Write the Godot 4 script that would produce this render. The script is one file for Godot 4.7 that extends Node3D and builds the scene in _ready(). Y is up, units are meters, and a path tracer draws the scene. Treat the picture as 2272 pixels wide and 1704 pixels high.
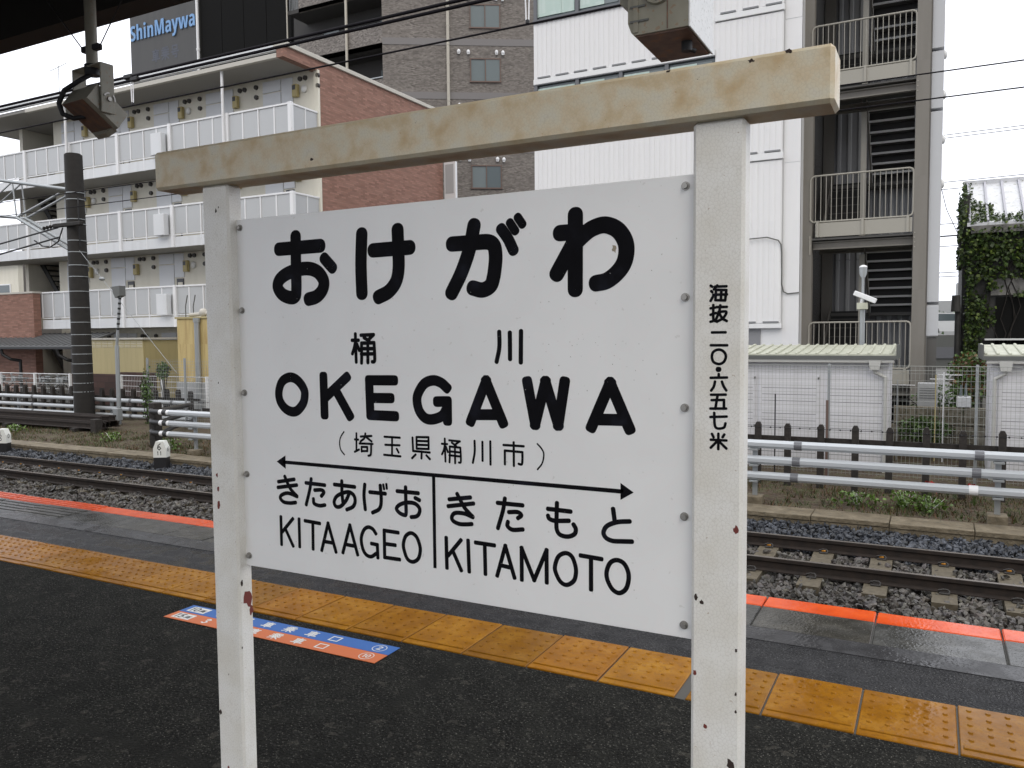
extends Node3D
# A station name sign on a wet platform; tracks, pipes, flats, a clad building and an ivy house behind.
# x runs along the track, y is up from the platform surface, -z goes across the track. Metres.

const TRACK_X0 := -60.0
const TRACK_X1 := 14.0

class MB:
	var v := PackedVector3Array()
	var n := PackedVector3Array()
	var c := PackedColorArray()
	var col := Color(1, 1, 1)
	var tinted := false
	func tri(a: Vector3, b: Vector3, d: Vector3, toward := Vector3.ZERO) -> void:
		var q := (d - a).cross(b - a).normalized()
		if toward != Vector3.ZERO and q.dot(toward) < 0.0:
			var t := b
			b = d
			d = t
			q = -q
		v.append_array(PackedVector3Array([a, b, d]))
		n.append_array(PackedVector3Array([q, q, q]))
		if tinted:
			c.append_array(PackedColorArray([col, col, col]))
	func quad(a: Vector3, b: Vector3, d: Vector3, e: Vector3, toward := Vector3.ZERO) -> void:
		tri(a, b, d, toward)
		tri(a, d, e, toward)
	func box(p: Vector3, s: Vector3, basis := Basis.IDENTITY) -> void:
		bevel(p, s, 0.0, basis)
	func span(a: Vector3, b: Vector3) -> void:
		box((a + b) * 0.5, (b - a).abs())
	func bevel(p: Vector3, s: Vector3, r: float, basis := Basis.IDENTITY) -> void:
		var h := s * 0.5
		for ax in 3:
			for sg: float in [-1.0, 1.0]:
				var u := (ax + 1) % 3
				var w := (ax + 2) % 3
				var pts: Array[Vector3] = []
				for q: Vector2 in [Vector2(-1, -1), Vector2(1, -1), Vector2(1, 1), Vector2(-1, 1)]:
					var t := Vector3.ZERO
					t[ax] = sg * h[ax]
					t[u] = q.x * (h[u] - r)
					t[w] = q.y * (h[w] - r)
					pts.append(p + basis * t)
				var d := Vector3.ZERO
				d[ax] = sg
				quad(pts[0], pts[1], pts[2], pts[3], basis * d)
		if r <= 0.0:
			return
		for ax in 3:
			var u := (ax + 1) % 3
			var w := (ax + 2) % 3
			for su: float in [-1.0, 1.0]:
				for sw: float in [-1.0, 1.0]:
					var pr := []
					for sa: float in [-1.0, 1.0]:
						var a := Vector3.ZERO
						a[ax] = sa * (h[ax] - r)
						a[u] = su * h[u]
						a[w] = sw * (h[w] - r)
						var b := a
						b[u] = su * (h[u] - r)
						b[w] = sw * h[w]
						pr.append(p + basis * a)
						pr.append(p + basis * b)
					var d := Vector3.ZERO
					d[u] = su
					d[w] = sw
					quad(pr[0], pr[1], pr[3], pr[2], basis * d)
		for sx: float in [-1.0, 1.0]:
			for sy: float in [-1.0, 1.0]:
				for sz: float in [-1.0, 1.0]:
					tri(p + basis * Vector3(sx * h.x, sy * (h.y - r), sz * (h.z - r)), p + basis * Vector3(sx * (h.x - r), sy * h.y, sz * (h.z - r)), p + basis * Vector3(sx * (h.x - r), sy * (h.y - r), sz * h.z), basis * Vector3(sx, sy, sz))
	func tube(a: Vector3, b: Vector3, r0: float, r1 := -1.0, seg := 8, caps := true) -> void:
		if r1 < 0.0:
			r1 = r0
		var d := (b - a).normalized()
		var s := d.cross(Vector3.UP if absf(d.y) < 0.9 else Vector3.RIGHT).normalized()
		var t := s.cross(d)
		for i in seg:
			var f0 := TAU * i / seg
			var f1 := TAU * (i + 1) / seg
			var n0 := s * cos(f0) + t * sin(f0)
			var n1 := s * cos(f1) + t * sin(f1)
			var q := [a + n0 * r0, b + n0 * r1, b + n1 * r1, a + n1 * r0]
			var nn := [n0, n0, n1, n1]
			var fl: bool = ((q[2] as Vector3) - (q[0] as Vector3)).cross((q[1] as Vector3) - (q[0] as Vector3)).dot(n0) > 0.0
			for k: int in ([0, 1, 2, 0, 2, 3] if fl else [0, 2, 1, 0, 3, 2]):
				v.append(q[k])
				n.append(nn[k])
				if tinted:
					c.append(col)
			if caps:
				tri(a, q[0], q[3], -d)
				tri(b, q[1], q[2], d)
	func path(pts: Array, r: float, seg := 7) -> void:
		for i in pts.size() - 1:
			tube(pts[i], pts[i + 1], r, r, seg, i == 0 or i == pts.size() - 2)
			if i > 0:
				ball(pts[i], Vector3(r, r, r), seg, 4)
	func ball(p: Vector3, s: Vector3, seg := 10, rings := 6, top_only := false) -> void:
		for j in rings:
			var g0 := PI * j / rings * (0.5 if top_only else 1.0)
			var g1 := PI * (j + 1) / rings * (0.5 if top_only else 1.0)
			for i in seg:
				var f0 := TAU * i / seg
				var f1 := TAU * (i + 1) / seg
				var q := []
				for gf: Vector2 in [Vector2(g0, f0), Vector2(g0, f1), Vector2(g1, f1), Vector2(g1, f0)]:
					q.append(Vector3(sin(gf.x) * cos(gf.y), cos(gf.x), sin(gf.x) * sin(gf.y)))
				for k: int in [0, 2, 1, 0, 3, 2]:
					v.append(p + (q[k] as Vector3) * s)
					n.append(((q[k] as Vector3) / s).normalized())
					if tinted:
						c.append(col)
	func prism(pts: PackedVector2Array, z0: float, z1: float) -> void:
		# outline in x, y drawn from z0 (back) to z1 (front)
		var ix := Geometry2D.triangulate_polygon(pts)
		for i in range(0, ix.size(), 3):
			for z: float in [z0, z1]:
				tri(Vector3(pts[ix[i]].x, pts[ix[i]].y, z), Vector3(pts[ix[i + 1]].x, pts[ix[i + 1]].y, z), Vector3(pts[ix[i + 2]].x, pts[ix[i + 2]].y, z), Vector3(0, 0, 1 if z == z1 else -1))
		var cw := Geometry2D.is_polygon_clockwise(pts)
		for i in pts.size():
			var p := pts[i]
			var q := pts[(i + 1) % pts.size()]
			var o := Vector2(q.y - p.y, p.x - q.x) * (-1.0 if cw else 1.0)
			quad(Vector3(p.x, p.y, z0), Vector3(p.x, p.y, z1), Vector3(q.x, q.y, z1), Vector3(q.x, q.y, z0), Vector3(o.x, o.y, 0))
	func profile(pts: PackedVector2Array, x0: float, x1: float) -> void:
		# outline in (z, y) drawn along x
		var ix := Geometry2D.triangulate_polygon(pts)
		for i in range(0, ix.size(), 3):
			for x: float in [x0, x1]:
				tri(Vector3(x, pts[ix[i]].y, pts[ix[i]].x), Vector3(x, pts[ix[i + 1]].y, pts[ix[i + 1]].x), Vector3(x, pts[ix[i + 2]].y, pts[ix[i + 2]].x), Vector3(1 if x == x1 else -1, 0, 0))
		var cw := Geometry2D.is_polygon_clockwise(pts)
		for i in pts.size():
			var p := pts[i]
			var q := pts[(i + 1) % pts.size()]
			var o := Vector2(q.y - p.y, p.x - q.x) * (-1.0 if cw else 1.0)
			quad(Vector3(x0, p.y, p.x), Vector3(x1, p.y, p.x), Vector3(x1, q.y, q.x), Vector3(x0, q.y, q.x), Vector3(0, o.y, o.x))
	func mesh() -> ArrayMesh:
		var arr := []
		arr.resize(Mesh.ARRAY_MAX)
		arr[Mesh.ARRAY_VERTEX] = v
		arr[Mesh.ARRAY_NORMAL] = n
		if tinted:
			arr[Mesh.ARRAY_COLOR] = c
		var m := ArrayMesh.new()
		m.add_surface_from_arrays(Mesh.PRIMITIVE_TRIANGLES, arr)
		return m

var taken := {}
var M := {}
var rng := RandomNumberGenerator.new()

func numbered(n: String) -> String:
	if not taken.has(n):
		taken[n] = 0
		return n
	taken[n] += 1
	return "%s_%03d" % [n, taken[n]]

func tag(o: Node, label: String, category: String, group := "") -> void:
	o.set_meta("label", label)
	o.set_meta("category", category)
	if group != "":
		o.set_meta("group", group)

func thing(called: String, label: String, category: String, at := Vector3.ZERO, group := "") -> Node3D:
	var o := Node3D.new()
	o.name = numbered(called)
	add_child(o)
	o.position = at
	tag(o, label, category, group)
	return o

func put(parent: Node, called: String, mesh: Mesh, mat: Material, at := Vector3.ZERO, basis := Basis.IDENTITY) -> MeshInstance3D:
	var o := MeshInstance3D.new()
	o.name = called if parent != self else numbered(called)
	o.mesh = mesh
	o.material_override = mat
	o.transform = Transform3D(basis, at)
	o.cast_shadow = GeometryInstance3D.SHADOW_CASTING_SETTING_ON
	parent.add_child(o, true)
	return o

func boxpart(parent: Node, called: String, a: Vector3, b: Vector3, mat: Material, r := 0.0) -> MeshInstance3D:
	var m := MB.new()
	m.bevel(Vector3.ZERO, (b - a).abs(), r)
	var off := Vector3.ZERO
	if parent is MeshInstance3D:
		off = (parent as Node3D).position
	return put(parent, called, m.mesh(), mat, (a + b) * 0.5 - off)

func structure(called: String, mesh: Mesh, mat: Material) -> MeshInstance3D:
	var o := put(self, called, mesh, mat)
	o.set_meta("kind", "structure")
	return o

# ---------- materials ----------
func lin(r: float, g: float, b: float) -> Color:
	return Color(r, g, b).linear_to_srgb()

func plain(r: float, g: float, b: float, rough := 0.6, metal := 0.0) -> StandardMaterial3D:
	var m := StandardMaterial3D.new()
	m.albedo_color = lin(r, g, b)
	m.roughness = rough
	m.metallic = metal
	return m

func matte(m: StandardMaterial3D, spec: float) -> StandardMaterial3D:
	m.metallic_specular = spec
	return m

func noise_bytes(size: int, sd: int, freq: float, octaves: int, kind := FastNoiseLite.TYPE_SIMPLEX_SMOOTH) -> PackedByteArray:
	var f := FastNoiseLite.new()
	f.seed = sd
	f.frequency = freq
	f.noise_type = kind
	f.fractal_octaves = octaves
	f.fractal_type = FastNoiseLite.FRACTAL_FBM if octaves > 1 else FastNoiseLite.FRACTAL_NONE
	if kind == FastNoiseLite.TYPE_CELLULAR:
		f.cellular_return_type = FastNoiseLite.RETURN_DISTANCE2_SUB
	var im := f.get_seamless_image(size, size)
	im.convert(Image.FORMAT_L8)
	return im.get_data()

func colour_texture(size: int, sd: int, freq: float, octaves: int, stops: Array, specks := []) -> ImageTexture:
	# stops: [[0..1, linear Color], ...] along the noise; specks: [[seed, freq, octaves, over (0..1) or under (negative), linear Color, strength, cellular]]
	var g := Gradient.new()
	var offs := PackedFloat32Array()
	var cols := PackedColorArray()
	for s: Array in stops:
		offs.append(s[0])
		cols.append(s[1])
	g.offsets = offs
	g.colors = cols
	var lut := []
	for i in 256:
		lut.append(g.sample(i / 255.0))
	var base := noise_bytes(size, sd, freq, octaves)
	var layers := []
	for s: Array in specks:
		layers.append(noise_bytes(size, s[0], s[1], s[2], FastNoiseLite.TYPE_CELLULAR if s.size() > 6 and s[6] else FastNoiseLite.TYPE_SIMPLEX_SMOOTH))
	var out := PackedByteArray()
	out.resize(size * size * 3)
	for i in size * size:
		var k: Color = lut[base[i]]
		for j in specks.size():
			var s: Array = specks[j]
			var over: float = s[3]
			var q: int = layers[j][i]
			if (over >= 0.0 and q > over * 255.0) or (over < 0.0 and q < -over * 255.0):
				k = k.lerp(s[4], s[5])
		k = k.linear_to_srgb()
		out[i * 3] = int(clampf(k.r, 0, 1) * 255.0)
		out[i * 3 + 1] = int(clampf(k.g, 0, 1) * 255.0)
		out[i * 3 + 2] = int(clampf(k.b, 0, 1) * 255.0)
	return ImageTexture.create_from_image(Image.create_from_data(size, size, false, Image.FORMAT_RGB8, out))

func bump_texture(size: int, sd: int, freq: float, octaves: int, strength: float, cellular := false) -> ImageTexture:
	var im := Image.create_from_data(size, size, false, Image.FORMAT_L8, noise_bytes(size, sd, freq, octaves, FastNoiseLite.TYPE_CELLULAR if cellular else FastNoiseLite.TYPE_SIMPLEX_SMOOTH))
	im.convert(Image.FORMAT_RGBA8)
	im.bump_map_to_normal_map(strength)
	return ImageTexture.create_from_image(im)

func grey_texture(size: int, sd: int, freq: float, octaves: int, lo: float, hi: float) -> ImageTexture:
	var b := noise_bytes(size, sd, freq, octaves)
	for i in b.size():
		b[i] = int(clampf(lerpf(lo, hi, smoothstep(0.3, 0.7, b[i] / 255.0)), 0, 1) * 255.0)
	return ImageTexture.create_from_image(Image.create_from_data(size, size, false, Image.FORMAT_L8, b))

func mapped(tex: Texture2D, metres: float, rough := 0.7, bump: Texture2D = null, depth := 1.0, rough_tex: Texture2D = null) -> StandardMaterial3D:
	var m := StandardMaterial3D.new()
	m.albedo_texture = tex
	m.roughness = rough
	m.uv1_triplanar = true
	m.uv1_world_triplanar = true
	m.uv1_scale = Vector3.ONE / metres
	if bump:
		m.normal_enabled = true
		m.normal_texture = bump
		m.normal_scale = depth
	if rough_tex:
		m.roughness_texture = rough_tex
		m.roughness_texture_channel = BaseMaterial3D.TEXTURE_CHANNEL_RED
		m.roughness = 1.0
	return m

func brick_texture(size: int, rows: int, cols: int, a: Color, b: Color, joint: Color, sd: int, jw: int) -> ImageTexture:
	var im := Image.create(size, size, false, Image.FORMAT_RGB8)
	im.fill(joint.linear_to_srgb())
	var r := RandomNumberGenerator.new()
	r.seed = sd
	var rh := float(size) / rows
	var cw := float(size) / cols
	for j in rows:
		for i in cols + 1:
			var k := a.lerp(b, r.randf()) * r.randf_range(0.85, 1.15)
			if i == cols:
				continue
			var x := int(i * cw + (cw * 0.5 if j % 2 else 0.0))
			k.a = 1.0
			im.fill_rect(Rect2i(x, int(j * rh), int(cw) - jw, int(rh) - jw), k.linear_to_srgb())
			if x + int(cw) - jw > size:
				im.fill_rect(Rect2i(0, int(j * rh), x + int(cw) - jw - size, int(rh) - jw), k.linear_to_srgb())
	return ImageTexture.create_from_image(im)

func streak_texture(size: int, base: Color, dirt: Color, sd: int, strength: float) -> ImageTexture:
	# vertical weathering runs with a grain of their own
	var f := FastNoiseLite.new()
	f.seed = sd
	f.frequency = 0.02
	f.fractal_octaves = 4
	var im := Image.create(size, size, false, Image.FORMAT_RGB8)
	for y in size:
		for x in size:
			var t := f.get_noise_2d(x * 1.6, y * 0.12) * 0.5 + 0.5
			var u := f.get_noise_2d(x * 4.0 + 300, y * 4.0) * 0.5 + 0.5
			im.set_pixel(x, y, base.lerp(dirt, clampf((t - 0.42) * strength + (u - 0.5) * 0.2, 0, 1)).linear_to_srgb())
	return ImageTexture.create_from_image(im)
const WORDS := {
	"hiragana_name": [
		[34, 0, [-1464,1738,-1332,1739]],
		[34, 1, [-1409,1765,-1410,1695,-1411,1633,-1417,1618,-1435,1617,-1458,1626,-1472,1644,-1465,1662,-1440,1676,-1400,1685,-1366,1685,-1341,1676,-1325,1658,-1323,1643,-1331,1628,-1348,1616,-1371,1611]],
		[30, 0, [-1319,1707,-1296,1685]],
		[34, 1, [-1205,1758,-1209,1690,-1208,1621]],
		[34, 0, [-1172,1719,-1070,1720]],
		[34, 1, [-1102,1761,-1101,1717,-1101,1674,-1109,1644,-1130,1622,-1159,1610]],
		[34, 1, [-955,1721,-896,1721,-864,1720,-850,1711,-846,1692,-847,1671,-852,1642,-860,1625,-880,1617,-903,1622]],
		[34, 1, [-899,1757,-911,1708,-932,1658,-958,1614]],
		[26, 1, [-831,1745,-816,1725,-803,1700]],
		[20, 0, [-810,1757,-798,1740]],
		[20, 0, [-791,1767,-781,1753]],
		[34, 0, [-659,1762,-660,1612]],
		[34, 0, [-693,1728,-657,1728]],
		[34, 0, [-662,1708,-701,1645]],
		[34, 1, [-682,1671,-664,1699,-642,1720,-621,1733,-595,1738,-570,1728,-554,1708,-549,1686,-554,1661,-569,1641,-591,1626,-613,1622]],
	],
	"kanji_name": [
		[9, 0, [-1230,1524,-1229,1457]],
		[9, 0, [-1240,1509,-1221,1509]],
		[9, 1, [-1230,1506,-1234,1491,-1240,1477]],
		[9, 0, [-1226,1500,-1219,1485]],
		[9, 0, [-1213,1521,-1176,1522]],
		[9, 0, [-1177,1521,-1194,1508]],
		[9, 0, [-1204,1515,-1189,1507]],
		[9, 1, [-1212,1502,-1212,1479,-1213,1455]],
		[9, 0, [-1212,1502,-1175,1503]],
		[9, 1, [-1175,1503,-1174,1481,-1174,1462,-1177,1458,-1181,1458]],
		[9, 0, [-1193,1503,-1194,1456]],
		[9, 0, [-1213,1489,-1175,1489]],
		[9, 0, [-1213,1476,-1175,1477]],
		[10.5, 1, [-839,1525,-839,1492,-846,1461]],
		[10.5, 0, [-813,1523,-813,1467]],
		[10.5, 0, [-786,1526,-787,1460]],
	],
	"romaji_name": [
		[25, 1, [-1437,1417,-1420,1413,-1405,1402,-1394,1387,-1392,1373,-1396,1356,-1407,1342,-1419,1333,-1432,1330,-1448,1333,-1463,1342,-1474,1356,-1478,1373,-1475,1389,-1467,1404,-1454,1413,-1437,1417]],
		[25, 0, [-1331,1420,-1330,1327]],
		[25, 0, [-1259,1420,-1325,1370]],
		[25, 0, [-1288,1380,-1252,1327]],
		[24.5, 0, [-1192,1414,-1190,1331]],
		[24.5, 0, [-1192,1414,-1120,1415]],
		[24.5, 0, [-1189,1372,-1131,1373]],
		[24.5, 0, [-1190,1331,-1119,1331]],
		[24.5, 1, [-975,1401,-990,1412,-1011,1417,-1035,1409,-1052,1387,-1056,1369,-1050,1346,-1034,1330,-1013,1328,-988,1337,-977,1352]],
		[24.5, 0, [-1000,1369,-974,1370]],
		[24.5, 0, [-974,1370,-974,1327]],
		[24.5, 0, [-873,1418,-913,1328]],
		[24.5, 0, [-873,1418,-832,1328]],
		[24.5, 0, [-898,1343,-844,1345]],
		[24.5, 0, [-772,1418,-754,1328]],
		[24.5, 0, [-754,1328,-729,1419]],
		[24.5, 0, [-729,1419,-700,1329]],
		[24.5, 0, [-700,1329,-685,1419]],
		[24.5, 0, [-584,1419,-625,1328]],
		[24.5, 0, [-584,1419,-543,1328]],
		[24.5, 0, [-607,1344,-560,1345]],
	],
	"city_line": [
		[3.6, 1, [-1271,1287,-1281,1274,-1285,1260,-1282,1243,-1271,1231]],
		[3.6, 1, [-749,1286,-739,1276,-734,1264,-738,1245,-749,1231]],
		[5.6, 0, [-1233,1285,-1234,1242]],
		[5.6, 0, [-1238,1270,-1228,1270]],
		[5.6, 0, [-1239,1240,-1226,1246]],
		[5.6, 0, [-1220,1278,-1188,1281]],
		[5.6, 1, [-1206,1286,-1209,1275,-1221,1266]],
		[5.6, 0, [-1203,1277,-1188,1268]],
		[5.6, 0, [-1224,1261,-1185,1262]],
		[5.6, 0, [-1218,1253,-1218,1242]],
		[5.6, 0, [-1218,1253,-1201,1254]],
		[5.6, 0, [-1201,1254,-1201,1244]],
		[5.6, 0, [-1218,1243,-1201,1244]],
		[5.6, 1, [-1189,1262,-1190,1242,-1192,1235,-1198,1233]],
		[5.6, 0, [-1150,1281,-1106,1281]],
		[5.6, 0, [-1148,1262,-1107,1263]],
		[5.6, 0, [-1152,1238,-1105,1237]],
		[5.6, 0, [-1128,1280,-1129,1238]],
		[5.6, 0, [-1115,1254,-1110,1246]],
		[5.6, 0, [-1059,1285,-1059,1258]],
		[5.6, 0, [-1059,1285,-1026,1286]],
		[5.6, 0, [-1026,1286,-1026,1259]],
		[5.6, 0, [-1059,1258,-1026,1259]],
		[5.6, 0, [-1059,1276,-1026,1277]],
		[5.6, 0, [-1059,1267,-1026,1268]],
		[5.6, 0, [-1070,1283,-1069,1252]],
		[5.6, 0, [-1069,1252,-1023,1251]],
		[5.6, 0, [-1045,1252,-1046,1236]],
		[5.6, 0, [-1062,1244,-1072,1235]],
		[5.6, 0, [-1032,1244,-1023,1236]],
		[5.6, 1, [-904,1284,-904,1259,-909,1235]],
		[5.6, 0, [-884,1283,-884,1241]],
		[5.6, 0, [-864,1285,-864,1234]],
		[5.6, 0, [-806,1286,-806,1235]],
		[5.6, 0, [-831,1279,-782,1279]],
		[5.6, 0, [-828,1237,-828,1267]],
		[5.6, 0, [-828,1267,-785,1266]],
		[5.6, 1, [-785,1266,-785,1251,-786,1241,-789,1239,-794,1240]],
		[5.2, 0, [-982,1285,-981,1233]],
		[5.2, 0, [-990,1273,-976,1273]],
		[5.2, 1, [-982,1271,-985,1259,-990,1249]],
		[5.2, 0, [-979,1267,-974,1255]],
		[5.2, 0, [-970,1282,-942,1281]],
		[5.2, 0, [-943,1281,-956,1272]],
		[5.2, 0, [-963,1277,-952,1270]],
		[5.2, 1, [-969,1267,-969,1249,-970,1232]],
		[5.2, 0, [-969,1268,-941,1267]],
		[5.2, 1, [-941,1267,-940,1250,-940,1236,-942,1233,-945,1233]],
		[5.2, 0, [-955,1267,-955,1231]],
		[5.2, 0, [-969,1257,-941,1256]],
		[5.2, 0, [-970,1248,-941,1247]],
	],
	"next_left_kana": [
		[10, 0, [-1487,1148,-1434,1158]],
		[10, 0, [-1489,1133,-1426,1144]],
		[10, 1, [-1465,1163,-1458,1150,-1448,1134,-1437,1124,-1426,1116]],
		[10, 1, [-1426,1115,-1455,1121,-1476,1115,-1482,1106,-1471,1097,-1450,1096,-1431,1099]],
		[10, 0, [-1395,1152,-1335,1151]],
		[10, 1, [-1378,1163,-1383,1137,-1396,1097]],
		[10, 1, [-1367,1136,-1346,1138,-1338,1133,-1346,1123]],
		[10, 1, [-1372,1113,-1370,1102,-1353,1098,-1336,1101]],
		[10, 0, [-1304,1155,-1242,1154]],
		[10, 1, [-1281,1165,-1281,1136,-1279,1114]],
		[10, 1, [-1260,1134,-1270,1117,-1287,1102,-1301,1101,-1306,1112,-1298,1126,-1278,1136,-1259,1140,-1245,1133,-1241,1119,-1248,1105,-1267,1096]],
		[10, 1, [-1211,1162,-1214,1135,-1211,1102]],
		[10, 0, [-1196,1145,-1151,1145]],
		[10, 1, [-1165,1163,-1163,1127,-1169,1107,-1189,1096]],
		[6.5, 0, [-1156,1166,-1154,1156]],
		[6.5, 0, [-1147,1168,-1146,1158]],
		[10, 0, [-1116,1154,-1057,1154]],
		[10, 1, [-1092,1165,-1092,1133,-1092,1103,-1098,1099,-1111,1103,-1119,1112,-1110,1122,-1090,1129,-1067,1129,-1054,1119,-1055,1107,-1063,1099,-1077,1096]],
		[10, 0, [-1065,1142,-1054,1138]],
	],
	"next_left_romaji": [
		[9.6, 0, [-1482,1057,-1482,986]],
		[9.6, 0, [-1442,1056,-1478,1019]],
		[9.6, 0, [-1466,1025,-1443,986]],
		[9.6, 0, [-1421,1057,-1421,987]],
		[9.6, 0, [-1401,1055,-1354,1053]],
		[9.6, 0, [-1376,1053,-1377,986]],
		[9.6, 0, [-1327,1056,-1349,986]],
		[9.6, 0, [-1327,1056,-1304,987]],
		[9.6, 0, [-1337,1009,-1312,1008]],
		[9.6, 0, [-1259,1058,-1282,988]],
		[9.6, 0, [-1259,1058,-1237,988]],
		[9.6, 0, [-1270,1009,-1246,1008]],
		[9.6, 1, [-1181,1046,-1190,1056,-1204,1059,-1217,1050,-1225,1029,-1221,1005,-1211,991,-1196,988,-1181,997]],
		[9.6, 0, [-1194,1020,-1177,1019]],
		[9.6, 0, [-1177,1019,-1176,988]],
		[9.6, 0, [-1156,1056,-1156,991]],
		[9.6, 0, [-1156,1056,-1116,1055]],
		[9.6, 0, [-1155,1024,-1125,1024]],
		[9.6, 0, [-1156,991,-1113,991]],
		[9.6, 1, [-1079,1058,-1064,1051,-1055,1032,-1054,1016,-1060,999,-1075,990,-1090,995,-1099,1014,-1101,1030,-1094,1049,-1079,1058]],
	],
	"next_right_kana": [
		[10, 0, [-972,1147,-917,1156]],
		[10, 0, [-975,1131,-909,1143]],
		[10, 1, [-951,1161,-934,1134,-922,1122,-911,1113]],
		[10, 1, [-911,1112,-933,1118,-957,1117,-966,1107,-962,1098,-946,1093,-928,1094,-914,1096]],
		[10, 0, [-847,1150,-786,1150]],
		[10, 1, [-829,1161,-834,1134,-847,1094]],
		[10, 1, [-819,1132,-798,1134,-789,1128,-797,1121]],
		[10, 1, [-822,1110,-823,1101,-811,1094,-786,1097]],
		[10, 1, [-704,1162,-705,1133,-705,1107,-697,1095,-679,1093,-664,1100,-661,1111,-666,1120]],
		[10, 0, [-725,1148,-673,1147]],
		[10, 1, [-725,1133,-722,1127,-709,1124,-677,1127]],
		[10, 0, [-578,1161,-575,1139]],
		[10, 1, [-543,1139,-569,1135,-591,1125,-599,1111,-594,1100,-580,1095,-560,1096,-538,1098]],
	],
	"next_right_romaji": [
		[9.8, 0, [-982,1057,-981,988]],
		[9.8, 0, [-943,1056,-977,1017]],
		[9.8, 0, [-964,1028,-943,987]],
		[9.8, 0, [-924,1057,-922,987]],
		[9.8, 0, [-904,1055,-857,1054]],
		[9.8, 0, [-881,1053,-880,987]],
		[9.8, 0, [-829,1056,-850,987]],
		[9.8, 0, [-829,1056,-807,988]],
		[9.8, 0, [-839,1011,-815,1009]],
		[9.8, 0, [-789,986,-789,1056]],
		[9.8, 0, [-789,1056,-759,989]],
		[9.8, 0, [-759,989,-729,1058]],
		[9.8, 0, [-729,1058,-729,988]],
		[9.8, 1, [-685,1057,-671,1052,-663,1035,-661,1018,-666,1000,-682,989,-697,994,-708,1013,-709,1028,-701,1048,-685,1057]],
		[9.8, 0, [-650,1056,-604,1054]],
		[9.8, 0, [-627,1055,-627,987]],
		[9.8, 1, [-570,1056,-555,1051,-546,1035,-545,1017,-551,998,-565,988,-580,994,-591,1013,-592,1031,-584,1049,-570,1056]],
	],
	"altitude_text": [
		[5.2, 0, [-374,1607,-371,1605]],
		[5.2, 0, [-373,1597,-371,1595]],
		[5.2, 0, [-374,1579,-370,1586]],
		[5.2, 0, [-362,1607,-368,1600]],
		[5.2, 0, [-366,1605,-345,1605]],
		[5.2, 0, [-364,1599,-365,1580]],
		[5.2, 0, [-365,1580,-347,1579]],
		[5.2, 0, [-347,1579,-345,1598]],
		[5.2, 0, [-364,1599,-345,1598]],
		[5.2, 0, [-369,1590,-344,1590]],
		[5.2, 0, [-354,1598,-355,1580]],
		[5.2, 1, [-369,1571,-369,1550,-369,1542,-374,1540]],
		[5.2, 0, [-374,1565,-366,1566]],
		[5.2, 0, [-374,1553,-364,1556]],
		[5.2, 0, [-363,1567,-344,1567]],
		[5.2, 1, [-356,1570,-358,1559,-365,1541]],
		[5.2, 1, [-359,1558,-345,1558,-350,1547,-362,1540]],
		[5.2, 1, [-358,1556,-352,1546,-344,1541]],
		[5.2, 0, [-371,1520,-346,1520]],
		[5.2, 0, [-373,1496,-343,1496]],
		[5.2, 1, [-358,1488,-349,1484,-345,1475,-349,1465,-358,1461,-368,1465,-371,1475,-368,1484,-358,1488]],
		[5.2, 0, [-358,1442,-358,1436]],
		[5.2, 0, [-373,1435,-343,1436]],
		[5.2, 1, [-365,1428,-367,1419,-372,1411]],
		[5.2, 1, [-352,1428,-349,1420,-344,1412]],
		[5.2, 0, [-372,1403,-345,1404]],
		[5.2, 0, [-371,1393,-348,1394]],
		[5.2, 0, [-348,1394,-348,1378]],
		[5.2, 0, [-360,1402,-364,1377]],
		[5.2, 0, [-373,1377,-344,1378]],
		[5.2, 1, [-366,1369,-365,1347,-360,1340,-348,1342,-345,1350]],
		[5.2, 0, [-373,1361,-343,1363]],
		[5.2, 0, [-358,1330,-358,1301]],
		[5.2, 0, [-372,1318,-343,1318]],
		[5.2, 0, [-370,1329,-367,1323]],
		[5.2, 0, [-347,1329,-350,1324]],
		[5.2, 0, [-360,1316,-372,1303]],
		[5.2, 0, [-357,1316,-343,1303]],
		[10, 0, [-359,1451,-358,1451]],
	],
}

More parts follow.
